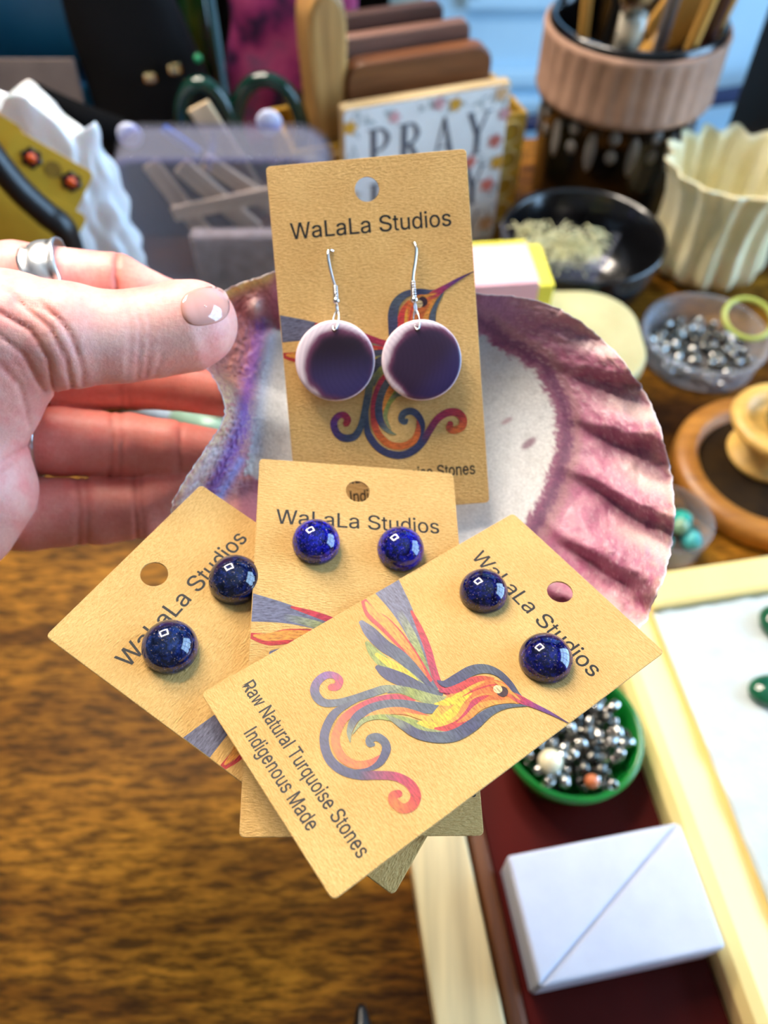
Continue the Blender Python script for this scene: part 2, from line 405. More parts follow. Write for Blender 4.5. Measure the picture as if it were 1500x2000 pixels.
# bowls of silver beads
def bowl_mesh(r, h, wall=.003, n=64, foot=.62):
    return lathe(BM(), [(0, 0), (r * foot, 0), (r * .86, h * .3), (r * .97, h * .7), (r, h - .001), (r - .001, h), (r - wall + .0008, h), (r - wall, h - .0012), (r * .95 - wall, h * .65), (r * .82 - wall, h * .3), (r * .5, wall), (0, wall)], n)
m_silver = mat('silver_bead_metal', (205, 203, 196), (150, 148, 142), scale=300, rough=.16, metal=1)
m_dsilver = mat('dark_silver_metal', (120, 118, 112), (70, 68, 64), scale=300, rough=.22, metal=1)
m_gbowl = mat('green_glossy_plastic', (16, 128, 44), (10, 108, 34), scale=40, rough=.25, coat=.3)
pc = T(1117, 1425, .030); gr = 140 / F_PX * ((pc - CP).dot(FWD))
tag(obj('green_bowl', bowl_mesh(gr, .024, foot=.8), m_gbowl, loc=(pc.x, pc.y, TZ + .006), smooth=True), 'bright green round bowl holding silver beads on the dark red board', 'bowl')
def bead_mesh(r, l, rin):
    return lathe(BM(), [(r * .8, -l / 2), (r, -l / 2 + r * .25), (r, l / 2 - r * .25), (r * .8, l / 2), (rin, l / 2), (rin, -l / 2)], 10, close=True)
def pile(centre, radius, z0, layers, meshes, label, group, cat='bead', name='silver_bead', r=.0021, lo=0.0):
    cnt = 0
    for L in range(layers):
        step = r * 2.3; pts = []
        R = radius - r * 1.4
        n = int(R / step) + 1
        for i in range(-n, n + 1):
            for j in range(-n, n + 1):
                x = (i + .5 * (j % 2) + .5 * (L % 2)) * step; y = j * step * .88 + .3 * L * r
                if math.hypot(x, y) < R and random.random() < (.97 if L < layers - 1 else .72): pts.append((x, y))
        for x, y in pts:
            me, m = random.choice(meshes)
            o = bpy.data.objects.new(name, me); COL.objects.link(o)
            o.location = (centre[0] + x + random.uniform(-.25, .25) * r, centre[1] + y + random.uniform(-.25, .25) * r, z0 + r + L * r * 1.75 + random.uniform(0, .4) * r)
            o.rotation_euler = (random.uniform(0, PI), random.uniform(0, PI), random.uniform(0, 2 * PI))
            tag(o, label, cat, group); cnt += 1
    return cnt
def bead_kinds(r):
    out = []
    for l, mm in ((r * 2.0, m_silver), (r * 2.6, m_silver), (r * 1.8, m_dsilver)):
        b = bead_mesh(r, l, r * .5); me = bpy.data.meshes.new('bead'); b.to_mesh(me); b.free(); me.materials.append(mm); me.shade_smooth(); out.append((me, mm))
    return out
bc = (pc.x, pc.y)
# a low disc of settled beads would be unseen: two full layers are piled on the bowl's floor
pile(bc, gr * .97, TZ + .006 + .0200, 1, bead_kinds(.0026), 'small silver tube bead in the green bowl', 'silver beads in the green bowl', r=.0028)
pile(bc, gr * .90, TZ + .006 + .0115, 1, bead_kinds(.0026), 'small silver tube bead in the green bowl', 'silver beads in the green bowl', r=.0026)
pile(bc, gr * .955, TZ + .006 + .0160, 1, bead_kinds(.0026), 'small silver tube bead in the green bowl', 'silver beads in the green bowl', r=.0026)
def ball(r, n=20):
    b = BM(); bmesh.ops.create_uvsphere(b, u_segments=n, v_segments=n // 2, radius=r); return b
p = T(1075, 1487, .0345); tag(obj('pearl_bead', ball(.0052), mat('ivory_pearl', (255, 246, 214), (250, 236, 190), rough=.12, coat=.5), loc=p, smooth=True), 'large glossy ivory bead on top of the silver beads in the green bowl', 'bead')
p = T(1156, 1526, .0325); tag(obj('coral_bead', ball(.003), mat('coral_bead_stone', (222, 132, 84), (200, 104, 60), scale=300, rough=.25), loc=p, smooth=True), 'small orange bead among the silver beads in the green bowl', 'bead')
# red bowl cut by the bottom edge
pr = T(1297, 1992, .024)
tag(obj('red_bowl', bowl_mesh(.030, .021, foot=.8), mat('red_glossy_plastic', (186, 14, 24), (160, 8, 18), scale=40, rough=.2, coat=.3), loc=(pr.x - .002, pr.y - .0325, TZ + .006), smooth=True), 'red round bowl cut by the bottom edge of the picture', 'bowl')
# black handled pliers below the cards
t = thing('pliers', 'pliers with black handles cut by the bottom edge', 'pliers', T(706, 1990, 0))
m_blk = mat('black_rubber', (16, 16, 18), (10, 10, 11), rough=.35)
for s in (0, 1):
    path = smoothpath([(0 + s * .022, .004 - s * .012, .008), (.002 + s * .018, -.02, .009), (.006 + s * .008, -.05, .009), (.010 + s * .001, -.075, .009)], 8)
    b = BM(); nn = len(path); tube(b, path, [.0042 * (.35 + .65 * min(1, i / 4)) if i < 5 else .0042 for i in range(nn)], 12); obj('handle', b, m_blk, t, smooth=True)
b = BM(); tube(b, smoothpath([(.0105, -.074, .009), (.011, -.085, .009), (.0115, -.105, .009)], 6), [.006 - .00038 * i for i in range(13)], 12); obj('jaw', b, m_dsilver, t, smooth=True)

# wooden disc with a dark recess, spool and cord tube
m_oak = woodmat('warm_oak', (196, 134, 56), (150, 92, 30), 14, rough=.4, axis=0)
pd = T(1512, 905, .014); rd = .0555
t = thing('wooden_disc', 'round warm wooden stand with a dark sunken middle at the right edge', 'wooden stand', (pd.x, pd.y, TZ))
b = BM(); lathe(b, [(0, 0), (rd * .96, 0), (rd, .003), (rd, .011), (rd * .97, .014), (rd * .80, .0145), (rd * .76, .013), (rd * .74, .006), (0, .006)], 64); obj('rim', b, m_oak, t, smooth=True)
b = BM(); lathe(b, [(0, .0062), (rd * .735, .0062), (rd * .735, .0075), (0, .0075)], 48); obj('dark_inlay', b, mat('dark_inlay_wood', (50, 34, 12), (28, 18, 8), scale=60, rough=.8, spec=.1), t)
ps = Vector((pd.x + .001, pd.y + .012, TZ + .0077))
t = thing('wooden_spool', 'pale wooden spool standing on the round wooden stand', 'spool', ps)
b = BM(); lathe(b, [(0, 0), (.022, 0), (.023, .002), (.022, .004), (.014, .006), (.013, .020), (.014, .023), (.028, .025), (.0295, .028), (.028, .031), (.019, .0315), (.0185, .027), (0, .027)], 48); obj('body', b, woodmat('pale_spool_wood', (246, 206, 118), (228, 178, 92), 10, axis=0), t, smooth=True)
po = ps + Vector((.0035, 0, .0272))
tag(obj('candle', lathe(BM(), [(0, 0), (.0135, 0), (.0138, .002), (.0125, .03), (.0115, .046), (.009, .048), (0, .048)], 32), mat('olive_wax', (172, 168, 118), (120, 116, 66), scale=50, rough=.5, sss=.1), loc=po, smooth=True), 'short olive candle standing on the pale wooden spool', 'candle')
# clear cup of turquoise beads
m_clear = clear('clear_plastic', (236, 238, 244), .08, .16)
m_clear2 = clear('clear_plastic_lid', (236, 237, 250), .06, .07)
pt = T(1312, 1012, .022); pt.z = TZ
tag(obj('clear_cup', lathe(BM(), [(0, 0), (.018, 0), (.021, .004), (.0225, .021), (.0225, .022), (.0213, .022), (.0198, .005), (.017, .0012), (0, .0012)], 48), m_clear, loc=pt, smooth=True), 'small clear round cup of turquoise stones beside the shell', 'cup')
for k, (dx, dy, z, r, c) in enumerate(((.010, .006, .011, .0062, (24, 178, 160)), (.013, -.006, .010, .0055, (88, 204, 204)), (.006, -.001, .016, .0045, (150, 190, 150)), (-.004, .008, .010, .006, (30, 170, 150)), (-.004, -.007, .010, .006, (40, 160, 150)), (.0155, .0005, .0065, .0045, (14, 90, 80)))):
    b = ball(r, 16)
    for v in b.verts: v.co *= 1 + .18 * mnoise.noise(v.co * 260 + Vector((k * 7, 0, 0)))
    lab = ('bright teal turquoise nugget at the top of the clear cup', 'pale sky blue nugget nearest the camera in the clear cup', 'greenish grey nugget lying on top in the clear cup', 'teal nugget at the back left of the clear cup', 'teal nugget at the front left of the clear cup', 'dark teal nugget low against the right wall of the clear cup')[k]
    tag(obj('turquoise_nugget', b, mat('turquoise_%d' % k, c, tuple(v * .8 for v in c), scale=300, rough=.3), loc=pt + Vector((dx, dy, z)), smooth=True), lab, 'stone', 'turquoise stones in the clear cup')
# clear dish of silver beads and a lime ring
pq = T(1377, 655, .018); pq.z = TZ; rq = .0385
tag(obj('clear_dish', lathe(BM(), [(0, 0), (rq * .93, 0), (rq * .97, .002), (rq, .018), (rq + .002, .019), (rq + .002, .0205), (rq - .0012, .0205), (rq * .95, .003), (rq * .9, .0014), (0, .0014)], 64), m_clear, loc=pq, smooth=True), 'round clear plastic dish holding silver beads in front of the cream vase', 'dish')
pile((pq.x, pq.y), rq * .93, TZ + .0022, 1, bead_kinds(.0026), 'silver bead lying in the round clear dish', 'silver beads in the clear dish', r=.0026)
pl = T(1462, 622, .024)
rt = Matrix.Rotation(math.radians(16), 3, 'X')
tag(obj('lime_ring', tube(BM(), [rt @ Vector((.0155 * math.cos(a), .0155 * math.sin(a), 0)) for a in np.linspace(0, 2 * PI, 49)[:-1]], .0016, 10, closed=True), mat('lime_plastic', (190, 198, 96), (170, 180, 80), rough=.3), loc=pl, smooth=True), 'lime green plastic ring lying across the clear bead dish', 'ring')

# cream fluted vase
m_vase = mat('cream_glaze', (246, 238, 200), (226, 214, 168), scale=50, rough=.4, sss=.05)
vx, vy = .236, .507
def flute(a, k, r, z):
    hz = z / .080; amp = .0022 + .0012 * abs(2 * hz - 1); q = math.cos(14 * a + .5 + .5 * math.sin(a * 3))
    return r + amp * q, z + (.0015 * q if hz > .9 else (.0022 * q if .003 < z < .012 else 0))
prof = [(0, .001), (.030, .001), (.0385, .0045), (.0395, .012), (.0375, .03), (.0375, .05), (.0405, .068), (.0445, .0775), (.0455, .0795), (.0440, .080), (.0420, .074), (.0385, .055), (.0355, .03), (.032, .009), (0, .008)]
tag(obj('fluted_vase', lathe(BM(), prof, 180, flute), m_vase, loc=(vx, vy, TZ), smooth=True), 'cream fluted vase with a wavy rim at the right edge', 'vase')
# crock with a fluted clay band
m_black = mat('black_glaze', (14, 14, 17), (8, 8, 10), rough=.22, coat=.4)
m_clay = mat('tan_clay', (176, 140, 118), (160, 124, 104), scale=90, rough=.8, bump=.25, bscale=600)
m_mark = mat('grey_glaze_mark', (150, 146, 142), (110, 106, 104), scale=90, rough=.35)
cx, cy = .175, .600; R = .0605
t = thing('utensil_crock', 'black pottery crock with a fluted tan band, full of brushes and spoons', 'crock', (cx, cy, TZ))
obj('body', lathe(BM(), [(0, 0), (.052, 0), (.055, .003), (.0575, .06), (.0585, .083), (.0605, .083), (.0605, .131), (.0595, .133), (.057, .133), (.0562, .12), (.0545, .05), (.050, .006), (0, .006)], 72), m_black, t, smooth=True)
obj('fluted_band', lathe(BM(), [(.0590, .0835), (.0625, .0835), (.0640, .0865), (.0632, .090), (.0632, .122), (.0640, .126), (.0630, .1285), (.0609, .1285), (.0609, .0835)], 240, wave=lambda a, k, r, z: (r + (.0015 * (abs(math.sin(15 * a)) - .6) if k in (3, 4) else 0), z)), m_clay, t, smooth=True)
for i in range(24):
    a = 2 * PI * i / 24 + .02
    for z, hh in (((.0755, .0055), (.0615, .0055)) if i % 2 else ((.064, .0165),)):
        b = ball(1, 12)
        for v in b.verts: v.co = Vector((v.co.x * .0012, v.co.y * .0042, v.co.z * hh))
        r0 = .0573 + (z - .06) * .04
        bmesh.ops.rotate(b, cent=(0, 0, 0), matrix=Matrix.Rotation(a, 3, 'Z'), verts=b.verts[:]); bmesh.ops.translate(b, vec=(r0 * math.cos(a), r0 * math.sin(a), z), verts=b.verts[:])
        obj('glaze_mark', b, m_mark, t, smooth=True)
m_goldwood = woodmat('light_brush_wood', (226, 178, 96), (200, 146, 66), 12, axis=2)
m_redwood = woodmat('dark_brush_wood', (86, 36, 22), (54, 20, 12), 12, axis=2)
m_steel = mat('brushed_steel', (190, 188, 184), (120, 118, 116), scale=60, rough=.2, metal=1)
def inside(px, py, h): p = T(px, py, h); return p
def stick(name, lab, foot, head, r0, r1, m, cat='brush', extra=None, n=12):
    # foot and head: offsets from the crock's centre at table height
    f = Vector((cx + foot[0], cy + foot[1], TZ + foot[2])); hd = Vector((cx + head[0], cy + head[1], TZ + head[2]))
    t = thing(name, lab, cat, f, matrix=zframe(f, hd - f)); L = (hd - f).length
    obj('handle', tube(BM(), [(0, 0, L * i / 10) for i in range(11)], [r0 + (r1 - r0) * i / 10 for i in range(11)], n), m, t, smooth=True)
    if extra: extra(t, L)
    return t
def spoon_bowl(t, L):
    b = ball(1, 20)
    for v in b.verts: v.co = Vector((v.co.x * .013, v.co.y * .004, v.co.z * .026))
    bmesh.ops.translate(b, vec=(0, 0, L + .022), verts=b.verts[:]); obj('bowl', b, m_steel, t, smooth=True)
def bristles(t, L):
    obj('ferrule', tube(BM(), [(0, 0, L), (0, 0, L + .02)], .006, 14), m_steel, t, smooth=True)
    obj('bristles', tube(BM(), [(0, 0, L + .02), (0, 0, L + .035), (0, 0, L + .055)], [.006, .008, .002], 14), mat('bristle_hair', (70, 50, 34), scale=400, rough=.8, stretch=(1, 1, .1)), t, smooth=True)
def flatblade(w, L2, m, th=.005):
    def f(t, L):
        b = BM(); o = rrect(w, L2, w * .45, 8); disc_prism(b, o, -th / 2, th / 2, .001)
        bmesh.ops.rotate(b, cent=(0, 0, 0), matrix=Matrix.Rotation(PI / 2, 3, 'X'), verts=b.verts[:]); bmesh.ops.translate(b, vec=(0, 0, L + L2 / 2 - .01), verts=b.verts[:]); obj('blade', b, m, t)
    return f
m_glassrod = mat('pale_polished_handle', (214, 206, 186), (150, 144, 128), scale=40, rough=.1, coat=.6)
stick('paint_brush', 'thin light wood brush nearest the left of the crock', (-.028, -.004, .012), (-.050, -.020, .24), .003, .0042, m_goldwood, extra=bristles)
stick('glossy_spoon', 'shiny pale handled spoon leaning on the left front of the crock rim', (-.006, .015, .012), (-.018, -.050, .152), .0062, .0088, m_glassrod, 'spoon', extra=spoon_bowl)
stick('grey_brush', 'slim grey handled brush in the middle of the crock', (.012, -.002, .012), (.008, -.046, .20), .0035, .0045, mat('grey_lacquer', (120, 112, 112), rough=.35), extra=bristles)
stick('black_brush', 'black handled brush just behind the grey one in the crock', (-.014, .038, .012), (.002, .038, .22), .005, .0055, m_blk, extra=bristles)
stick('wooden_dowel', 'light wooden dowel left of the dark red brush in the crock', (.018, -.019, .012), (.028, -.055, .18), .004, .0042, m_goldwood, 'dowel')
stick('thin_dowel', 'thinner golden dowel touching the dark red brush in the crock', (.034, .002, .012), (.060, -.030, .21), .0032, .0034, m_goldwood, 'dowel')
stick('dark_red_brush', 'dark red handled brush beside the wide wooden spatula', (.032, -.016, .012), (.043, -.041, .20), .005, .0056, m_redwood, extra=bristles)
stick('wooden_spatula', 'wide golden wooden spatula at the right of the crock', (-.024, .021, .014), (.024, .014, .115), .0065, .008, m_goldwood, 'spatula', extra=flatblade(.031, .13, m_goldwood))
# black bowl with a tray of fibre on its rim
bwx, bwy = .1335, .470
tag(obj('black_bowl', lathe(BM(), [(0, 0), (.036, 0), (.046, .012), (.053, .034), (.055, .049), (.0545, .0505), (.0530, .0505), (.051, .048), (.048, .030), (.040, .012), (.02, .006), (0, .005)], 64), m_black, loc=(bwx, bwy, TZ), smooth=True), 'wide glossy black bowl in front of the tan banded crock', 'bowl')
hb = .062
q = [T(972, 448, hb), T(1208, 470, hb), T(1180, 528, hb), T(1010, 520, hb)]
q = [Vector((p.x, p.y, 0)) for p in q]; qc = sum(q, Vector()) / 4
t = thing('fibre_tray', 'small clear tray heaped with pale fibre on the black bowl', 'tray', (0, 0, TZ))
b = BM(); zb = .0508
bot = [qc + (p - qc) * .88 for p in q]; inn = [qc + (p - qc) * .94 for p in q]; inb = [qc + (p - qc) * .82 for p in q]
V = lambda L, z: [b.verts.new((p.x, p.y, z)) for p in L]
r1, r2, r3, r4 = V(bot, zb), V(q, zb + .016), V(inn, zb + .016), V(inb, zb + .0015)
b.faces.new(r1[::-1]); b.faces.new(r4)
for A, B in ((r1, r2), (r2, r3), (r3, r4)):
    for i in range(4): j = (i + 1) % 4; b.faces.new((A[i], A[j], B[j], B[i]))
bmesh.ops.recalc_face_normals(b, faces=b.faces[:]); obj('tray_shell', b, m_clear2, t)
b = BM()
for i in range(420):
    u, v = random.random(), random.random(); p = (inn[0] * (1 - u) + inn[1] * u) * (1 - v) + (inn[3] * (1 - u) + inn[2] * u) * v; p = qc + (p - qc) * .85
    a = random.uniform(0, 2 * PI); l = random.uniform(.006, .013); z = zb + random.uniform(.006, .021); dv = Vector((math.cos(a), math.sin(a), random.uniform(-.2, .6))) * l
    p3 = Vector((p.x, p.y, z)); tube(b, [p3 - dv * .5, p3 + Vector((0, 0, .002)), p3 + dv * .5], .00032, 3, caps=False)
fo = obj('pale_fibre', b, mat('pale_fibre_hair', (222, 220, 180), (190, 186, 140), rough=.7), t); fo['kind'] = 'stuff'
# cream box with rounded corners, sticky notes on it, orange wood disc
m_boxc = mat('cream_plastic', (200, 192, 150), (178, 170, 126), scale=40, rough=.3, sss=.1)
b = BM(); disc_prism(b, rrect(.122, .080, .030, 10, .088, .362), TZ, TZ + .046, .002)
disc_prism(b, rrect(.125, .083, .031, 10, .088, .362), TZ + .0462, TZ + .055, .002)
tag(obj('cream_box', b, m_boxc, smooth=False), 'cream plastic box with rounded corners behind the top of the shell', 'box')
t = thing('sticky_notes', 'block of pink notes with a yellow edge beside the kraft card', 'note pad', (.066, .378, TZ + .0552), rotz=.1)
NW, NH = .052, .036
obj('pink_sheets', bx((-.004, -.001, .019), (NW - .010, .036, .037), bev=.0006), mat('pink_paper', (244, 190, 198), (240, 180, 188), rough=.7), t)
obj('yellow_sheets', bx((NW / 2 - .0048, 0, .0175), (.0088, .038, .035), bev=.0006), mat('yellow_paper', (250, 238, 90), (244, 228, 70), rough=.7), t)
obj('yellow_sheets', bx((-.004, .0185, .0185), (NW - .0105, .0025, .039), bev=.0004), bpy.data.materials['yellow_paper'], t)
po = T(1180, 700, .008)
tag(obj('orange_wood_disc', lathe(BM(), [(0, 0), (.027, 0), (.028, .002), (.028, .007), (.027, .0085), (0, .0085)], 48), woodmat('orange_wood', (206, 116, 32), (176, 88, 18), 14), loc=(.122, .292, TZ), smooth=True), 'orange wooden disc behind the shell, left of the clear bead dish', 'wooden disc')
# black upright speaker at the right edge
t = thing('speaker', 'tall black box standing behind the cream vase at the right edge', 'box', (.335, .615, TZ))
obj('cabinet', bx((0, 0, .13), (.10, .09, .26), bev=.006), m_blk, t)
obj('front_cloth', bx((0, -.0465, .13), (.088, .003, .245), bev=.001), mat('black_cloth', (12, 12, 14), scale=900, rough=.9, bump=.3), t)
# ================================================================ sign, gold box, boards
def flatribbon(pts, n=6):                   # pts: (x, y, w) -> left and right border points
    q = smoothpath(pts, n); c = q[:, :2]; w = np.maximum(q[:, 2], 1e-4)
    d = np.gradient(c, axis=0); d /= np.linalg.norm(d, axis=1)[:, None] + 1e-12; nn = np.c_[-d[:, 1], d[:, 0]]
    return c + nn * w[:, None] / 2, c - nn * w[:, None] / 2, np.linspace(0, 1, len(c))
hS = .116
sTL, sTR = T(668, 214, hS), T(1001, 160, hS)
sx_ = (sTR - sTL); SWID = sx_.length; sx_.normalize(); sn = Vector((sx_.y, -sx_.x, 0)); SB = .010
smid = (sTL + sTR) / 2
m_paper = mat('white_printed_paper', (244, 242, 238), (236, 232, 228), scale=40, rough=.55)
t = thing('prayer_sign', 'white block sign with floral border and the word PRAY in grey letters', 'sign', matrix=frame(Vector((smid.x, smid.y, TZ)), sx_, (0, 0, 1)))
# local: x right along the face, y into the depth, z up; face at y = 0
obj('block', bx((0, SB / 2, hS / 2), (SWID, SB, hS), bev=.002), woodmat('sign_wood', (210, 190, 150), (180, 150, 104), 10), t)
b = BM(); o_ = rrect(SWID - .002, hS - .002, .004, 5); vs_ = [b.verts.new((x, -.0003, y + hS / 2)) for x, y in o_]; b.faces.new(vs_[::-1]); obj('printed_face', b, m_paper, t)
m_ink = mat('grey_ink', (92, 92, 104), (70, 70, 82), scale=200, rough=.6)
m_ink2 = mat('pale_grey_ink', (206, 204, 208), (190, 188, 196), scale=90, rough=.6)
LET = {'P': (.62, [[(.18, 0, .17), (.18, 1, .17)], [(0, .02, .04), (.36, .02, .04)], [(0, .98, .04), (.30, .98, .04)], [(.2, .98, .05), (.45, .96, .09), (.60, .76, .15), (.45, .54, .09), (.2, .50, .05)]]),
       'R': (.72, [[(.18, 0, .17), (.18, 1, .17)], [(0, .02, .04), (.36, .02, .04)], [(0, .98, .04), (.30, .98, .04)], [(.2, .98, .05), (.45, .96, .09), (.58, .76, .15), (.45, .56, .09), (.2, .52, .05)], [(.36, .52, .12), (.56, .22, .16), (.78, .01, .06)]]),
       'A': (.78, [[(.12, .02, .06), (.38, 1, .07)], [(.38, 1, .10), (.66, .02, .18)], [(.2, .34, .05), (.55, .34, .05)], [(0, .02, .04), (.25, .02, .04)], [(.5, .02, .04), (.84, .02, .04)]]),
       'Y': (.72, [[(.10, .98, .16), (.38, .46, .16)], [(.66, .98, .06), (.38, .46, .08)], [(.38, .5, .17), (.38, 0, .17)], [(0, .98, .04), (.27, .98, .04)], [(.52, .98, .04), (.80, .98, .04)], [(.2, .02, .04), (.56, .02, .04)]])}
def word(wd_, x0, z0, w, h, y=-.0006):
    b = BM(); tot = sum(LET[c][0] for c in wd_) + .30 * (len(wd_) - 1); k = w / tot; x = x0
    for c in wd_:
        wl, st = LET[c]
        for s in st:
            L, R_, _ = flatribbon([(x + px * k * 1.0, z0 + pz * h, pw * k) for px, pz, pw in s], 5)
            A = [b.verts.new((p[0], y, p[1])) for p in L]; B = [b.verts.new((p[0], y, p[1])) for p in R_]
            for i in range(len(A) - 1): b.faces.new((A[i], A[i + 1], B[i + 1], B[i]))
        x += (wl + .30) * k
    return b
u = SWID
for zz in (.074, .035, -.002):
    pass
obj('lettering', word('PRAY', -u * .36, .0705, u * .74, .030), m_ink, t)
obj('lettering', word('PRAY', -u * .36, .0325, u * .74, .030), m_ink, t)
bb = word('PRAY', -u * .36, .0022, u * .74, .024); obj('lettering', bb, m_ink, t)
fl_cols = [mat('flower_%s' % n_, c, rough=.6) for n_, c in (('coral', (240, 128, 110)), ('amber', (244, 176, 50)), ('rose', (240, 178, 180)), ('peach', (238, 190, 140)))]
lf = mat('leaf_print', (196, 200, 196), (180, 186, 184), rough=.6)
def flower(x, z, r, m, y=-.0009):
    b = BM(); vs_ = []
    for i in range(20): a = 2 * PI * i / 20; rr = r * (1 + .3 * math.cos(5 * a)); vs_.append(b.verts.new((x + rr * math.cos(a), y, z + rr * math.sin(a))))
    b.faces.new(vs_[::-1]); obj('printed_flower', b, m, t)
for x, z, r, c in ((-.46, .104, .0042, 1), (-.20, .106, .0036, 2), (.06, .110, .004, 2), (.16, .108, .004, 1), (.44, .110, .0045, 3), (.47, .096, .004, 2), (.43, .078, .0045, 0), (-.44, .076, .004, 0), (.28, .066, .0042, 0), (.46, .062, .0048, 1), (.41, .046, .005, 0), (.43, .015, .0058, 3), (-.46, .03, .004, 0), (-.46, .056, .004, 3)):
    flower(x * u, z, r, fl_cols[c])
b = BM()
for i in range(70):
    side = random.random()
    x, z = (random.uniform(-.48, .48) * u, random.uniform(.103, .112)) if side < .4 else ((random.choice((-1, 1)) * random.uniform(.42, .485) * u, random.uniform(.004, .108)) if side < .85 else (random.uniform(-.4, .4) * u, .0655))
    a = random.uniform(0, PI); l, w = .004, .0012; e1 = Vector((math.cos(a), 0, math.sin(a))); e2 = Vector((-math.sin(a), 0, math.cos(a))); c = Vector((x, -.0005, z))
    b.faces.new([b.verts.new(c + e1 * l), b.verts.new(c + e2 * w), b.verts.new(c - e1 * l), b.verts.new(c - e2 * w)])
obj('printed_leaves', b, lf, t)
# gold open box behind the sign
gL, gR = T(560, 275, .086), T(1051, 236, .088)
bd = -sn                                    # pointing away from the camera
g0 = Vector((smid.x, smid.y, 0)) + bd * (SB + .004)
sL = (gL - smid).dot(sx_); sR = (gR - smid).dot(sx_)
GW = sR - sL; GH = .086; GD = .062
m_gold = mat('gold_painted_tin', (206, 164, 62), (176, 136, 40), scale=60, rough=.45, metal=.35, bump=.1)
t = thing('gold_box', 'open gold box with a raised circle pattern behind the PRAY sign', 'box', matrix=frame(Vector((g0.x, g0.y, TZ)) + sx_ * (sL + sR) / 2, sx_, (0, 0, 1)))
b = BM(); w3 = .003
box(b, (0, w3 / 2, GH / 2), (GW, w3, GH)); box(b, (0, GD - w3 / 2, GH / 2), (GW, w3, GH)); box(b, (-GW / 2 + w3 / 2, GD / 2, GH / 2), (w3, GD - 2 * w3, GH)); box(b, (GW / 2 - w3 / 2, GD / 2, GH / 2), (w3, GD - 2 * w3, GH)); box(b, (0, GD / 2, .0015), (GW - 2 * w3, GD - 2 * w3, .003))
obj('box_body', b, m_gold, t)
m_gold2 = mat('pale_gold_relief', (226, 196, 128), (200, 168, 96), scale=80, rough=.4, metal=.3)
for ix in (-2, -1, 1, 2):
    for iz in range(4):
        xx = (GW / 2 - .012 - .020 * (2 - abs(ix))) * (1 if ix > 0 else -1); zz = .012 + iz * .0205
        bm_ = BM(); tube(bm_, [(xx + .0078 * math.cos(a), -.0006, zz + .0078 * math.sin(a)) for a in np.linspace(0, 2 * PI, 25)[:-1]], .0011, 6, closed=True); obj('relief_circle', bm_, m_gold2, t, smooth=True)
# boards standing in the gold box
m_b1 = woodmat('walnut_board', (150, 96, 56), (96, 54, 26), 10, axis=0)
m_b2 = woodmat('pinkish_board', (150, 112, 96), (104, 70, 58), 10, axis=0)
m_b3 = woodmat('dark_board', (98, 66, 56), (62, 38, 32), 10, axis=0)
def board(lab, off, xl, xr, top, th, m, rad):
    o = Vector((g0.x, g0.y, TZ + .0032)) + bd * off
    t = thing('wooden_board', lab, 'board', matrix=frame(o, sx_, (0, 0, 1)), group='wooden boards standing in the gold box')
    b = BM(); disc_prism(b, rrect(xr - xl, top, rad, 8, (xl + xr) / 2, top / 2), -th, 0, .0018)
    bmesh.ops.rotate(b, cent=(0, 0, 0), matrix=Matrix.Rotation(PI / 2, 3, 'X'), verts=b.verts[:]); obj('board_body', b, m, t)
    return t
def along(px, py, h): return (T(px, py, h) - smid).dot(sx_)
board('front brown wooden board, rounded corners, just behind the PRAY sign', .006, along(726, 195, .135), along(1012, 125, .135), .129, .013, m_b1, .012)
board('pinkish brown board between the front board and the darkest board', .022, along(726, 165, .14), along(976, 104, .14), .138, .010, m_b2, .006)
board('darkest thin board, farthest back behind the PRAY sign', .035, along(728, 150, .15), along(945, 85, .15), .146, .009, m_b3, .006)
# wooden paddle with a loop handle
pb = Vector((g0.x, g0.y, TZ + .0032)) + sx_ * along(668, 120, .15) + bd * .0185
t = thing('paddle_board', 'wooden paddle with a tall rounded handle standing in the gold box, left of the boards', 'board', matrix=Matrix.Translation(pb) @ Matrix.Rotation(math.radians(28), 4, 'Z'))
outer = smoothpath([(-.0120, .0005), (-.0125, .05), (-.0125, .105), (-.0135, .150), (-.010, .166), (0, .1725), (.010, .166), (.0135, .150), (.0125, .105), (.0125, .05), (.0120, .0005)], 6)
b = BM(); disc_prism(b, [(x, z) for x, z in outer], -.011, .011, .004); bmesh.ops.rotate(b, cent=(0, 0, 0), matrix=Matrix.Rotation(PI / 2, 3, 'X'), verts=b.verts[:])
obj('paddle', b, woodmat('honey_wood', (226, 184, 112), (150, 100, 48), 9, axis=2), t)
# ================================================================ left background
# clear upright case with rounded corners, craft sticks inside
oy0, oy1 = .450, .488; oxl, oxr = -.169, -.034; ozt = .113; ow, od = oxr - oxl, oy1 - oy0
t = thing('clear_organizer', 'clear plastic case with rounded corners standing behind the thumb', 'organizer', ((oxl + oxr) / 2, oy0, TZ))
def xz_prism(b, loops, y0, y1):             # frame or pane extruded from y0 to y1, loops in x and z
    rs = [[[b.verts.new((x, y, z)) for x, z in L] for L in loops] for y in (y0, y1)]; n = len(loops[0])
    for L in range(len(loops)):
        for i in range(n): j = (i + 1) % n; b.faces.new((rs[0][L][i], rs[0][L][j], rs[1][L][j], rs[1][L][i]))
    for r in rs:
        if len(loops) == 1: b.faces.new(r[0])
        else:
            for i in range(n): j = (i + 1) % n; b.faces.new((r[0][i], r[0][j], r[1][j], r[1][i]))
    bmesh.ops.recalc_face_normals(b, faces=b.faces[:]); return b
oo, oi = rrect(ow, ozt, .020, 8, 0, ozt / 2), rrect(ow - .004, ozt - .004, .018, 8, 0, ozt / 2)
obj('case_wall', xz_prism(BM(), [oo, oi], 0, od), m_clear2, t)
obj('front_pane', xz_prism(BM(), [rrect(ow - .0042, ozt - .0042, .018, 8, 0, ozt / 2)], .001, .002), m_clear, t)
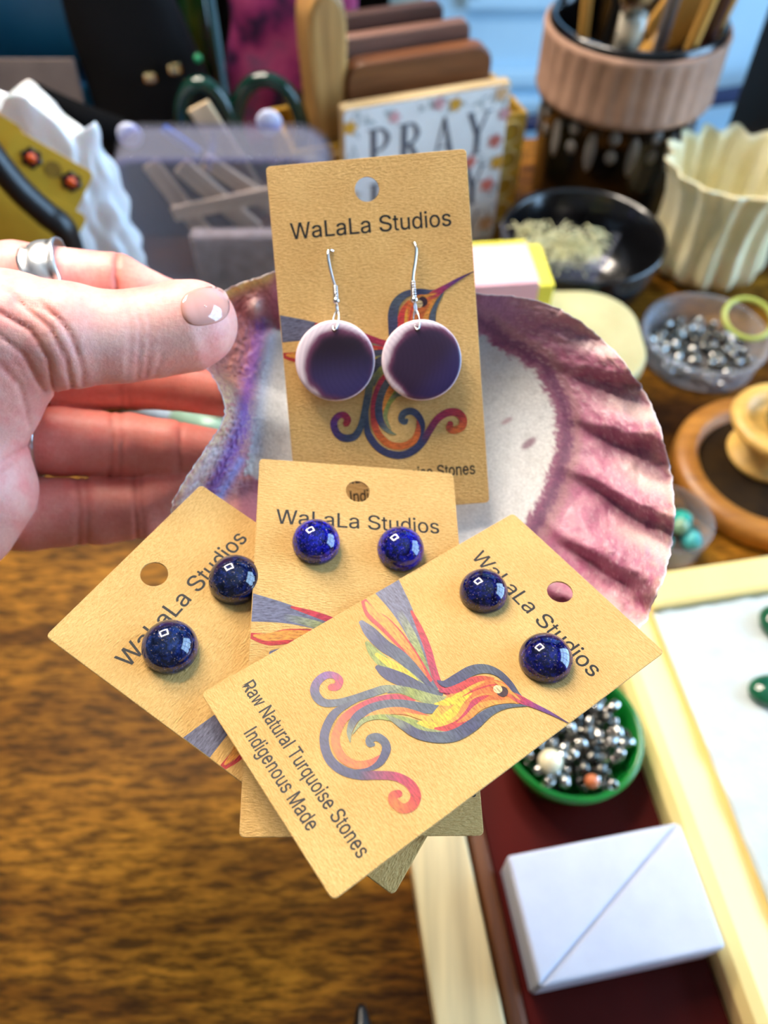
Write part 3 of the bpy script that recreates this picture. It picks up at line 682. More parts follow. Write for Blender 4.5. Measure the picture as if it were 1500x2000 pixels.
obj('back_pane', xz_prism(BM(), [rrect(ow - .0042, ozt - .0042, .018, 8, 0, ozt / 2)], od - .002, od - .001), m_clear, t)
for y in (-.0005, od + .0005):
    b = BM(); tube(b, [(x, y, z) for x, z in oo], .0019, 8, closed=True); obj('rim_bead', b, m_clear2, t, smooth=True)
b = BM(); box(b, (-.004, od / 2, ozt - .006), (.002, od - .006, .008)); obj('divider', b, m_clear2, t)
m_tab = mat('milky_plastic', (226, 232, 255), (214, 220, 250), scale=40, rough=.15, alpha=.75)
for px, py in ((252, 268), (525, 243)):
    p = Yp(px, py, oy1); b = BM(); lathe(b, [(0, -.002), (.0072, -.002), (.0080, 0), (.0072, .002), (0, .002)], 32); bmesh.ops.rotate(b, cent=(0, 0, 0), matrix=Matrix.Rotation(PI / 2, 3, 'X'), verts=b.verts[:])
    bmesh.ops.translate(b, vec=(p.x - t.location.x, od + .0025, p.z - TZ), verts=b.verts[:]); obj('latch_tab', b, m_tab, t, smooth=True)
m_tan = woodmat('craft_stick_wood', (240, 214, 174), (222, 192, 148), 9, axis=2)
def bar(name, lab, cat, p0, p1, w, th, m, group=None):
    d = p1 - p0; t = obj(name, box(BM(), (0, 0, d.length / 2), (w, th, d.length), bev=min(w, th) * .3), m); t.matrix_world = zframe(p0, d); tag(t, lab, cat, group); return t
g = 'craft sticks around the clear case'
bar('craft_stick', 'longest pale craft stick, rising behind the clear case rim', 'stick', Yp(525, 420, .4935) , Yp(386, 205, .4935), .015, .003, m_tan, g)
bar('craft_stick', 'upright pale craft stick at the left inside the clear case', 'stick', Vector((-.105, .4825, TZ + .006)), Yp(292, 318, .4825), .012, .003, m_tan, g)
bar('craft_stick', 'pale craft stick crossing the middle inside the clear case', 'stick', Yp(500, 450, .474), Yp(352, 322, .474), .013, .003, m_tan, g)
bar('craft_stick', 'pinkish craft stick slanting above the crossing one in the clear case', 'stick', Yp(560, 420, .4785), Yp(398, 312, .4785), .011, .003, m_tan, g)
bar('craft_stick', 'low craft stick lying level on the felt in the clear case', 'stick', Yp(338, 418, .468), Yp(560, 372, .468), .010, .003, m_tan, g)
bar('blue_stick', 'short bright blue stick behind the rim of the clear case', 'stick', Yp(390, 300, .501), Yp(318, 250, .501), .006, .003, mat('bright_blue_plastic', (40, 120, 220), rough=.4))
m_burlap = mat('taupe_felt', (226, 206, 186), (170, 152, 136), scale=120, rough=.95, bump=.5, bscale=500)
tag(obj('felt_roll', box(BM(), (-.087, .4595, TZ + .031), (.080, .0105, .056), bev=.004, seg=3), m_burlap), 'folded taupe felt at the front inside the clear case', 'felt')
# white folded cloth behind the thumb
b = BM(); vs_ = []
for j in range(9):
    row = []
    for i in range(13):
        x, y = -.10 + .075 * i / 12, .335 + .055 * j / 8; row.append(b.verts.new((x, y, TZ + .001 + .020 * math.sin(PI * j / 8) ** .7 * (.7 + .3 * math.sin(i * .9 + j * .4)))))
    vs_.append(row)
for A, B in zip(vs_, vs_[1:]):
    for i in range(12): b.faces.new((A[i], A[i + 1], B[i + 1], B[i]))
bmesh.ops.solidify(b, geom=b.faces[:], thickness=.001)
tag(obj('white_cloth', b, mat('white_cloth', (240, 242, 246), scale=60, rough=.7), smooth=True), 'white folded cloth just behind the thumb tip', 'cloth')
# small snips standing behind the case
t = thing('scissors', 'small scissors with dark green loop handles behind the clear case', 'scissors', (-.0985, .520, TZ))
m_sg = mat('dark_green_plastic', (8, 52, 40), (5, 34, 26), rough=.15, coat=.4)
for s in (-1, 1):
    b = BM(); hw_ = .0165 if s < 0 else .0215; c = (s * (hw_ + .001) , .094)
    tube(b, [(c[0] + hw_ * math.cos(a), s * .0028, c[1] + .031 * math.sin(a)) for a in np.linspace(0, 2 * PI, 41)[:-1]], .0050, 10, closed=True)
    tube(b, [(s * .006, s * .0028, .066), (s * .001, s * .0028, .052), (-s * .003, s * .0028, .042)], [.005, .005, .004], 10); obj('handle', b, m_sg, t, smooth=True)
    b = BM(); hull(b, [(-.005, s * .0004, .046), (.005, s * .0004, .046), (.002 - s * .002, s * .0004, .002), (-.002 - s * .002, s * .0004, .002)], [(-.005, s * .0022, .046), (.005, s * .0022, .046), (.002 - s * .002, s * .0016, .002), (-.002 - s * .002, s * .0016, .002)]); obj('blade', b, m_steel, t)
b = BM(); lathe(b, [(0, -.0035), (.003, -.0035), (.003, .0035), (0, .0035)], 16); bmesh.ops.rotate(b, cent=(0, 0, 0), matrix=Matrix.Rotation(PI / 2, 3, 'X'), verts=b.verts[:]); bmesh.ops.translate(b, vec=(0, 0, .038), verts=b.verts[:]); obj('pivot_screw', b, m_steel, t)
# teal chest with drawers
m_teal = mat('teal_paint', (22, 112, 158), (14, 92, 136), scale=12, rough=.45)
t = thing('teal_chest', 'teal chest of small drawers at the upper left', 'chest', (-.305, .645, TZ))
obj('carcass', bx((0, -.005, .15), (.23, .09, .30), bev=.004), m_teal, t)
for k in range(3):
    dr = obj('drawer', bx((0, -.054, .05 + k * .098), (.206, .010, .086), bev=.003), m_teal, t)
    b = BM(); tube(b, [(-.03, -.0595, .05 + k * .098), (-.028, -.070, .05 + k * .098), (.028, -.070, .05 + k * .098), (.03, -.0595, .05 + k * .098)], .003, 8); obj('pull', b, m_blk, dr, smooth=True)
# grey brown cardboard sheet leaning on it
t = obj('cardboard_sheet', box(BM(), (0, 0, .063), (.130, .003, .126), bev=.0008), mat('grey_brown_card', (126, 110, 102), (112, 97, 90), scale=40, rough=.85, bump=.1)); t.matrix_world = Matrix.Translation((-.268, .530, TZ + .001)) @ Matrix.Rotation(math.radians(-10), 4, 'X')
tag(t, 'grey brown cardboard sheet leaning against the teal chest', 'cardboard')
tag(obj('indigo_ball', ball(.008), mat('indigo_glass', (26, 30, 150), (16, 18, 110), rough=.15, coat=.5), loc=(-.262, .5520, TZ + .1332), smooth=True), 'small indigo glass ball on the top edge of the grey cardboard', 'ball')
# black bag with gold clasps
t = thing('black_bag', 'slouchy black bag with gold clasps beside the teal chest', 'bag', (-.158, .562, TZ))
b = BM(); prof_ = []
n1, n2 = 40, 26; vv = []
for j in range(n2 + 1):
    z = j / n2; hw = .054 - .029 * z; th = .022 * (1 - .5 * z ** 1.5); row = []
    for i in range(n1):
        a = 2 * PI * i / n1; ca, sa = math.cos(a), math.sin(a)
        x = hw * math.copysign(abs(ca) ** .7, ca) - .030 * max(0, z - .3); y = th * math.copysign(abs(sa) ** .8, sa) + .008 * z
        k_ = 1 + .07 * mnoise.noise(Vector((x * 30, y * 30, z * 4))); row.append(b.verts.new((x * k_, y * k_, z * .235)))
    vv.append(row)
for A, B in zip(vv, vv[1:]):
    for i in range(n1): b.faces.new((A[i], A[(i + 1) % n1], B[(i + 1) % n1], B[i]))
b.faces.new(vv[0][::-1]); b.faces.new(vv[-1]); obj('bag_body', b, mat('black_leather', (9, 9, 12), (5, 5, 7), scale=40, rough=.7, bump=.2, spec=.2), t, smooth=True)
m_clasp = mat('gold_clasp_metal', (232, 214, 160), rough=.15, metal=1)
for px, py in ((294, 150), (342, 133)):
    p = Yp(px, py, .541); b = BM(); box(b, (p.x + .158, p.y - .562 - .0005, p.z - TZ), (.0085, .006, .007), bev=.0018); obj('clasp', b, m_clasp, t)
p = Yp(385, 120, .545); b = ball(.003); bmesh.ops.translate(b, vec=(p.x + .158, p.y - .562 + .004, p.z - TZ), verts=b.verts[:]); obj('green_glint', b, mat('green_glint_gloss', (30, 150, 96), rough=.1), t, smooth=True)  # small added ball standing in for a green glint
# magenta patterned pouch and dark green bottle
b = BM(); vv = []
for j in range(27):
    z = j / 26; row = []
    for i in range(48):
        a = 2 * PI * i / 48; hw, th = .056 * (1 - .30 * z ** 2), .024 * (1 - .5 * z)
        x, y = hw * math.cos(a), th * math.sin(a); k_ = 1 + .12 * mnoise.noise(Vector((x * 40, y * 40, z * 5))); row.append(b.verts.new((x * k_, y * k_, z * .165)))
    vv.append(row)
for A, B in zip(vv, vv[1:]):
    for i in range(48): b.faces.new((A[i], A[(i + 1) % 48], B[(i + 1) % 48], B[i]))
b.faces.new(vv[0][::-1]); b.faces.new(vv[-1])
n = NT('magenta_print_cloth'); f1 = n.noise(22, 3, .5)
n.bump(n.noise(300, 2), .2); m_mag = n.set(n.ramp(f1, [(.32, (14, 16, 44)), (.44, (70, 24, 70)), (.50, (160, 44, 108)), (.58, (196, 76, 128)), (.68, (120, 84, 120)), (.76, (20, 40, 60))]), rough=.8)
tag(obj('patterned_pouch', b, m_mag, loc=(-.066, .632, TZ), smooth=True), 'magenta and navy patterned cloth pouch left of the paddle handle', 'pouch')
tag(obj('green_bottle', lathe(BM(), [(0, 0), (.025, 0), (.027, .004), (.027, .15), (.022, .175), (.013, .19), (.013, .225), (0, .225)], 40), mat('dark_green_glass', (18, 62, 14), (12, 44, 8), rough=.12, coat=.4), loc=(-.1515, .653, TZ), smooth=True), 'dark green bottle behind the black bag', 'bottle')
# white bubble bag with yellow earring cards
t = thing('bubble_bag', 'crumpled white bubble wrap bag standing behind the hand at the left', 'bag', (-.235, .424, TZ))
vs, fs = [], []; n1, n2 = 150, 96
rb_ = [(random.uniform(0, 2 * PI), random.uniform(0, 1)) for _ in range(60)]
for j in range(n2 + 1):
    z = j / n2
    for i in range(n1):
        a = 2 * PI * i / n1; ca, sa = math.cos(a), math.sin(a)
        hw = .089 * (1 - .10 * z) ; th = .021 * (1 - .6 * z ** 2)
        x = hw * math.copysign(abs(ca) ** .8, ca); y = th * math.copysign(abs(sa) ** .8, sa)
        h = .172 - .026 * max(0, x / .085) + .009 * math.sin(x * 150 + .6) * z
        w = 1 + .12 * mnoise.noise(Vector((x * 55, y * 55, z * 2.2))) + .06 * mnoise.noise(Vector((x * 170, y * 170, z * 9)))
        vs.append((x * w, y * w, z * h))
for j in range(n2):
    for i in range(n1): a_ = j * n1 + i; b_ = j * n1 + (i + 1) % n1; fs.append((a_, b_, b_ + n1, a_ + n1))
fs.append(tuple(range(n1))[::-1]); fs.append(tuple(n2 * n1 + i for i in range(n1)))
obj('wrap', mesh_np('wrap', vs, fs), mat('bubble_wrap', (238, 240, 240), (222, 226, 230), scale=40, rough=.2, bump=.5, bscale=260, bdist=.001, coat=.3, sss=.1), t, smooth=True)
m_ycard = mat('mustard_card', (206, 162, 38), (194, 150, 30), scale=60, rough=.8)
m_stud0 = mat('orange_stone', (226, 96, 24), (170, 40, 16), scale=300, rough=.2, coat=.3)
m_setting = mat('blackened_metal', (58, 52, 60), (30, 28, 34), scale=400, rough=.3, metal=.7)
def ycard(lab, c, xdir, ydir, w, h, studs, mark):
    m = frame(c, xdir, Vector(xdir).cross(Vector(ydir)))
    t = thing('mustard_earring_card', lab, 'card', matrix=m, group='mustard cards on the bubble bag')
    b = BM(); disc_prism(b, rrect(w, h, .003, 4), -.0003, .0003); obj('card_body', b, m_ycard, t)
    if mark:
        b = BM(); lathe(b, [(0, .00045), (.0044, .00045), (.0044, .0006), (0, .0006)], 32); bmesh.ops.translate(b, vec=(.0022, .0078, 0), verts=b.verts[:]); obj('printed_seal', b, mat('brown_seal_ink', (150, 112, 24), (120, 90, 18), scale=200, rough=.8), t)
    for (sx, sy), lb in studs:
        e = thing('flower_stud_earring', lb, 'earring', matrix=m @ Matrix.Translation((sx, sy, .0004)), group='flower stud earrings on the mustard card')
        b = BM(); lathe(b, [(0, 0), (.0046, 0), (.0050, .0008), (.004, .0013), (0, .0014)], 48, wave=lambda a, k, r, z: (r * (1 + .12 * math.cos(6 * a)), z)); obj('petal_setting', b, m_setting, e)
        b = BM(); lathe(b, [(.0027, .001), (.0026, .002), (.0017, .0029), (0, .0033)], 24); obj('stone', b, m_stud0, e, smooth=True)
xd = Yp(165, 322, .401) - Yp(65, 265, .399); yd = Yp(165, 322, .404) - Yp(133, 427, .393)
ycard('mustard card with two orange flower studs and a round seal, upper card of the bag', Yp(84, 352, .3985), xd, yd, .0415, .0335, (((-.0090, .0078), 'orange centred flower stud, left one on the upper mustard card'), ((.0125, .0070), 'orange centred flower stud, right one on the upper mustard card')), True)
ycard('mustard card below the black band, just above the hand', Yp(38, 432, .386), xd, yd, .058, .040, (), False)
ycard('mustard card at the left edge, behind the one with two studs', Yp(-18, 290, .408), xd, yd, .030, .036, (((.009, -.003), 'dark flower stud cut by the left edge of the picture'),), False)
bp = [Yp(-60, 240, .378), Yp(-10, 312, .374), Yp(40, 372, .374), Yp(90, 418, .374), Yp(126, 450, .374), Yp(150, 520, .376)]
b = BM(); tube(b, smoothpath(bp, 8), .0068, 14, flat=.8); tag(obj('black_band', b, m_blk, smooth=True), 'curved thick black band crossing the mustard cards at the left', 'band')
bp = [Yp(60, 160, .50), Yp(110, 195, .50), Yp(170, 230, .50), Yp(235, 262, .505)]
b = BM(); tube(b, smoothpath(bp, 8), [.0008 + .0092 * (i / 24) ** .8 for i in range(25)], 14, flat=.6); tag(obj('black_strap', b, mat('matte_black_cloth', (10, 10, 11), (6, 6, 7), rough=.9, spec=.1), smooth=True), 'dark tapering strap in front of the grey cardboard', 'strap')
# pale green and white pen seen between the fingers
p0, p1 = T(190, 770, .006), T(470, 850, .006); d_ = p1 - p0
t = thing('pen', 'pale green and white pen lying on the table, glimpsed between the fingers', 'pen', matrix=zframe(p0, d_))
b = BM(); tube(b, [(0, 0, 0), (0, 0, d_.length * .55)], .0058, 14); obj('white_barrel', b, mat('white_pen_plastic', (238, 240, 238), rough=.2), t, smooth=True)
b = BM(); tube(b, [(0, 0, d_.length * .55), (0, 0, d_.length)], .0062, 14); obj('green_cap', b, mat('mint_pen_plastic', (170, 206, 182), rough=.2), t, smooth=True)
# ================================================================ the shell
def rim_depth(px, py): return 1 / (4.608 + .00094 * (py - 575))
OUT = smoothpath([(540, 527), (620, 522), (720, 527), (830, 546), (930, 572), (1000, 578), (1060, 590), (1110, 612), (1160, 648), (1205, 690), (1240, 735), (1270, 785), (1292, 840), (1307, 900), (1316, 960), (1319, 1010), (1312, 1070), (1298, 1130), (1275, 1180), (1255, 1222), (1190, 1262), (1100, 1282), (980, 1272), (860, 1252), (740, 1218), (620, 1176), (520, 1136), (430, 1082), (345, 1015), (335, 988), (352, 952), (375, 914), (398, 880), (418, 850), (434, 822), (438, 797), (430, 765), (414, 735), (398, 710), (393, 690), (402, 655), (414, 612), (430, 575), (468, 552), (505, 541), (540, 527)], 10)[:-1]
NO = len(OUT); CEN = np.array((770., 860.)); NR = 150
UMB = np.array((450., 600.))
WHITE = np.array([(535, 640), (700, 600), (930, 648), (990, 690), (1045, 725), (1083, 800), (1086, 870), (1060, 955), (1030, 1015), (985, 1065), (880, 1120), (700, 1100), (515, 935), (474, 930), (488, 880), (498, 830), (512, 720)], float)
def poly_sd(poly, p):                       # signed distance, negative inside
    d = np.full(len(p), 1e9); ins = np.zeros(len(p), bool); m = len(poly)
    for i in range(m):
        a, b = poly[i], poly[(i + 1) % m]; e = b - a; w = p - a
        t = np.clip((w @ e) / (e @ e), 0, 1); d = np.minimum(d, np.linalg.norm(w - t[:, None] * e, axis=1))
        c1 = (a[1] <= p[:, 1]) & (p[:, 1] < b[1]); c2 = (b[1] <= p[:, 1]) & (p[:, 1] < a[1])
        cr = e[0] * w[:, 1] - e[1] * w[:, 0]; ins ^= (c1 & (cr > 0)) | (c2 & (cr < 0))
    return np.where(ins, -d, d)
def line_d(poly, p):
    poly = np.array(poly, float); d = np.full(len(p), 1e9)
    for a, b in zip(poly, poly[1:]):
        e = b - a; w = p - a; t = np.clip((w @ e) / (e @ e), 0, 1); d = np.minimum(d, np.linalg.norm(w - t[:, None] * e, axis=1))
    return d
def fbm(p, s, seed=0, oct=3):
    o = np.zeros(len(p))
    for i, (x, y) in enumerate(p):
        o[i] = mnoise.fractal(Vector((x / s + seed * 7.3, y / s - seed * 3.1, seed)), .6, 2.0, oct)
    return o
ss = lambda x, a, b: (lambda t: t * t * (3 - 2 * t))(np.clip((x - a) / (b - a), 0, 1))
tt = np.linspace(0, 1, NR + 1)[1:] ** .72
pts = [CEN[None]]
jag = 1 + .0035 * rng.standard_normal(NO); jag = (jag + np.roll(jag, 1)) / 2
for t_ in tt: pts.append(CEN + (OUT - CEN) * (t_ * (1 + (jag[:, None] - 1) * t_ ** 6)))
PX = np.concatenate(pts); TV = np.concatenate([[0]] + [np.full(NO, t_) for t_ in tt])
inv = np.array([1 / (4.608 + .00094 * (y - 575)) for x, y in PX])
dv_ = PX - UMB; ru = np.linalg.norm(dv_, axis=1); ang = np.degrees(np.arctan2(dv_[:, 1], dv_[:, 0]))
n_big = fbm(PX, 60, 1); n_mid = fbm(PX, 22, 2); n_fine = fbm(PX, 7, 3, 2); n_warp = fbm(PX, 120, 5, 2)
# ribs: folds fan out from the hinge and deepen towards the right hand margin
aw = ang + 1.2 * n_warp
ph = (aw - 9.5) / 7.9
saw = ph - np.floor(ph)
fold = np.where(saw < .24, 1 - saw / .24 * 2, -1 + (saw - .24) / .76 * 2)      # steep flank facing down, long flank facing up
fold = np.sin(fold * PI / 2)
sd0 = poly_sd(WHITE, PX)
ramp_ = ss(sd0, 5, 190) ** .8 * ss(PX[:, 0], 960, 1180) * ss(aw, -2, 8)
upn = ss((CEN[1] - PX[:, 1]) / (np.linalg.norm(PX - CEN, axis=1) + 1e-6), .35, .9)
bowl = 21.0 * (1 - TV ** (3.2 - 1.5 * upn))
leftf = 1 - ss(PX[:, 0], 430, 560)
dep = inv * 1000 + bowl - fold * 3.8 * ramp_ - .8 * n_mid * ss(TV, .55, 1) * ss(PX[:, 0], 950, 1100) + .45 * n_mid * leftf
# hinge knob and the raised rim of the ear
dk = np.linalg.norm((PX - (497, 600)) / (14, 18), axis=1); dep -= 2.2 * np.exp(-dk ** 2)
dep += 2.6 * np.exp(-(np.linalg.norm((PX - (540, 628)) / (26, 22), axis=1)) ** 2)
dep -= 1.6 * np.exp(-(line_d([(520, 650), (488, 760), (470, 850), (415, 985)], PX) / 18) ** 2)
dep -= .5 * n_fine * leftf
sdw = poly_sd(WHITE, PX + np.c_[n_fine, n_mid] * 10)
C = lambda *c: s2l(c)
def blend(base, col, w): return base * (1 - w[:, None]) + np.asarray(col) * w[:, None]
col = np.tile(C(188, 112, 142), (len(PX), 1))
col = blend(col, C(204, 150, 164), np.clip(.5 + n_mid * 1.3, 0, 1) * .55)
col = blend(col, C(150, 78, 114), np.clip(n_big * 1.6, 0, 1) * .6)
col = blend(col, C(180, 130, 164), (1 - ss(aw, 2, 9)) * ss(PX[:, 0], 850, 950) * .75)           # upper purple band, its colour lightened to offset the shade there
col = blend(col, C(240, 192, 190), (1 - ss(aw, -4, 7)) * ss(TV, .86, .97) * ss(PX[:, 0], 960, 1080) * .8)  # pinkish outer edge of the band, likewise coloured lighter against the shade
col = blend(col, C(214, 170, 160), ss(TV, .90, .99) * ss(PX[:, 0], 1040, 1140) * np.clip(.55 + n_mid, 0, 1) * .8)   # bleached margin
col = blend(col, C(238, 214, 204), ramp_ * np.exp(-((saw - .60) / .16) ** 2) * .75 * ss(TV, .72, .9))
col = blend(col, C(96, 44, 70), ramp_ * np.exp(-((saw - .10) / .10) ** 2) * .4)  # shade on the folds' down-facing flanks, painted into the colour
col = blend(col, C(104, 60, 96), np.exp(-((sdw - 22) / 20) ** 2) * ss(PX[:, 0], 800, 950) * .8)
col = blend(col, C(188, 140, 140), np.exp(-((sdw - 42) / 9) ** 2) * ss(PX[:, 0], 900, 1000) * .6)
col = blend(col, C(236, 210, 214), ss(n_fine, .30, .6) * ss(TV, .6, .8) * ss(PX[:, 0], 950, 1050) * .4)
wcol = np.tile(C(246, 244, 240), (len(PX), 1))
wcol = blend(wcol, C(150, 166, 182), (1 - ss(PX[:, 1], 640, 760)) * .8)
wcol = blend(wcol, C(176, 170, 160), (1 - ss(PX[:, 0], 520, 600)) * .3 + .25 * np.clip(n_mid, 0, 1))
wcol = blend(wcol, C(150, 100, 120), ss(.62 - np.linalg.norm((PX - (1033, 866)) @ np.array([[.8, .6], [-.6, .8]]) / (22, 10), axis=1) / 1.6, 0, .3) * .8)
wcol = blend(wcol, C(196, 150, 156), ss(.62 - np.linalg.norm((PX - (990, 822)) @ np.array([[.9, .5], [-.5, .9]]) / (16, 6), axis=1) / 1.6, 0, .3) * .7)
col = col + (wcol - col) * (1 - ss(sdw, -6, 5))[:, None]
# left flank: cream granular edge, rose, violet stripes
L_ = (1 - ss(PX[:, 0] + (PX[:, 1] - 760) * .10, 500, 528)) * ss(sdw, -4, 6)
lcol = np.tile(C(222, 146, 136), (len(PX), 1))
lcol = blend(lcol, C(255, 216, 156), np.clip(.62 + 1.0 * n_fine, 0, 1) * ss(TV, .74, .90) * ss(PX[:, 1], 690, 790))
lcol = blend(lcol, C(164, 98, 112), (1 - ss(PX[:, 1], 590, 700)) * .7)
dS = line_d([(512, 640), (484, 760), (474, 830), (440, 905), (398, 990)], PX + np.c_[n_fine, n_fine] * 8)
lcol = blend(lcol, C(138, 88, 186), np.exp(-(dS / 20) ** 2) * .9)
lcol = blend(lcol, C(162, 164, 226), np.exp(-(line_d([(470, 900), (440, 950), (412, 1000)], PX) / 10) ** 2) * .9)
lcol = blend(lcol, C(220, 208, 216), np.exp(-(line_d([(420, 880), (385, 935), (350, 1000)], PX) / 13) ** 2) * .7)
lcol = blend(lcol, C(236, 198, 120), np.exp(-(line_d([(432, 578), (470, 556), (540, 530)], PX) / 17) ** 2))
lcol = blend(lcol, C(246, 214, 206), np.exp(-dk ** 2 * 1.2))
lcol = blend(lcol, C(60, 36, 44), np.exp(-(np.linalg.norm((PX - (536, 632)) / (24, 18), axis=1)) ** 2))
lcol = blend(lcol, C(172, 96, 96), np.exp(-(np.linalg.norm((PX - (462, 600)) / (18, 20), axis=1)) ** 2) * .6)
col = col + (lcol - col) * L_[:, None]
col = blend(col, C(196, 206, 230), np.exp(-(line_d([(530, 660), (508, 780), (500, 880)], PX) / 14) ** 2) * .8)
col = blend(col, C(164, 98, 118), ss(PX[:, 1], 932, 944) * (1 - ss(PX[:, 0], 520, 560)) * ss(PX[:, 0], 455, 475) * .8)
col = blend(col, C(236, 228, 236), ss(TV, .988, .999) * .8)
vs = [P(x, y, d / 1000) for (x, y), d in zip(PX, dep)]
fs = [(0, 1 + i, 1 + (i + 1) % NO) for i in range(NO)]
for j in range(NR - 1):
    a_ = 1 + j * NO
    for i in range(NO): k = (i + 1) % NO; fs.append((a_ + i, a_ + NO + i, a_ + NO + k, a_ + k))
# back wall of the shell, 2.2 mm deeper, and the rim between
nF = len(vs); vs += [P(x, y, d / 1000 + .0022 + .001 * (1 - t_)) for (x, y), d, t_ in zip(PX, dep, TV)]
fs += [tuple(nF + i for i in f[::-1]) for f in fs]
a_ = 1 + (NR - 1) * NO
for i in range(NO): k = (i + 1) % NO; fs.append((a_ + i, nF + a_ + i, nF + a_ + k, a_ + k))
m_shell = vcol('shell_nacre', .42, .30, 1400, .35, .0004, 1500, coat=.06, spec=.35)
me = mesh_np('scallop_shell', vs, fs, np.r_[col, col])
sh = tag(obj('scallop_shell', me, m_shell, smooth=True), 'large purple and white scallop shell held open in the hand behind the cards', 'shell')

# ================================================================ kraft earring cards
POSE = {'A': ([.99667, .07649, -.02809], [-.079, .99154, -.10302], [-1.102, 45.224, 207.313], 1.015),
        'B': ([.98174, -.06541, .17861], [-.03004, .87392, .48515], [-5.307, -27.439, 186.116], .990),
        'C': ([.52732, .65282, .54384], [-.82484, .54691, .14328], [-21.816, -34.546, 178.14], 1.010),
        'D': ([.58796, -.61587, -.52441], [.80861, .43023, .40132], [12.141, -35.451, 176.269], .982)}
CM = {}
for k, (ex, ey, tr, s) in POSE.items():
    x, y = camd(*ex).normalized(), camd(*ey); y = (y - x * y.dot(x)).normalized(); z = x.cross(y)
    m = Matrix((x, y, z)).transposed().to_4x4() * s; m = m @ Matrix.Diagonal((.001, .001, .001, 1)); m.translation = camv(*[v * s for v in tr]); m[3][3] = 1; CM[k] = m
def uv_on(k, px, py, lift=0.0):             # pixel -> card millimetres, on a plane lifted off the card
    m = CM[k]; mi = m.inverted(); o = mi @ CP; d = mi.to_3x3() @ ray(px, py); t_ = (lift - o.z) / d.z; p = o + d * t_; return p.x, p.y
CW, CH, CT = 51.0, 90.0, .45
n = NT('kraft_card'); v = n.map((1, 3.2, 1)); f1 = n.noise(.9, 4, .65, vec=v); f2 = n.noise(.06, 3, .5)
c = n.ramp(f1, [(.3, (214, 166, 92)), (.55, (232, 188, 114)), (.75, (240, 202, 132))]); c = n.mix(c, n.ramp(f2, [(.35, (236, 226, 210)), (.65, (255, 255, 255))]), .6, 'MULTIPLY')
n.bump(f1, .45, .25); m_kraft = n.set(c, rough=.85, sheen=.1)
n = NT('card_ink'); fk = n.noise(3.2, 2, .6); c = n.ramp(fk, [(.60, (12, 10, 12)), (.76, (48, 38, 32))]); m_cink = n.set(c, rough=.6)
def card_bm():
    b = BM(); hc = (-.3, 37.3); hr = 3.0
    outl = rrect(CW, CH, 1.1, 4); dense = []
    for i, p in enumerate(outl):
        q = outl[(i + 1) % len(outl)]; L = math.dist(p, q); m_ = max(1, int(L / 3))
        for j in range(m_): dense.append((p[0] + (q[0] - p[0]) * j / m_, p[1] + (q[1] - p[1]) * j / m_))
    rings = {}
    for z in (CT / 2, -CT / 2):
        bev = .12
        es = []; O = [b.verts.new((x * (1 - bev / 25), y * (1 - bev / 45), z)) for x, y in dense]; H = [b.verts.new((hc[0] + (hr + .1) * math.cos(2 * PI * i / 48), hc[1] + (hr + .1) * math.sin(2 * PI * i / 48), z)) for i in range(48)]
        for L in (O, H): es += [b.edges.new((L[i], L[(i + 1) % len(L)])) for i in range(len(L))]
        bmesh.ops.triangle_fill(b, use_beauty=True, edges=es); rings[z] = (O, H)
    zt, zb = CT / 2, -CT / 2
    O2 = [[b.verts.new((x, y, z)) for x, y in dense] for z in (zt - .12, zb + .12)]
    chain = [rings[zt][0]] + O2 + [rings[zb][0]]
    for A, B in zip(chain, chain[1:]):
        for i in range(len(A)): j = (i + 1) % len(A); b.faces.new((A[i], A[j], B[j], B[i]))
    A, B = rings[zt][1], rings[zb][1]
    for i in range(48): j = (i + 1) % 48; b.faces.new((A[i], B[i], B[j], A[j]))
    bmesh.ops.recalc_face_normals(b, faces=b.faces[:]); return b
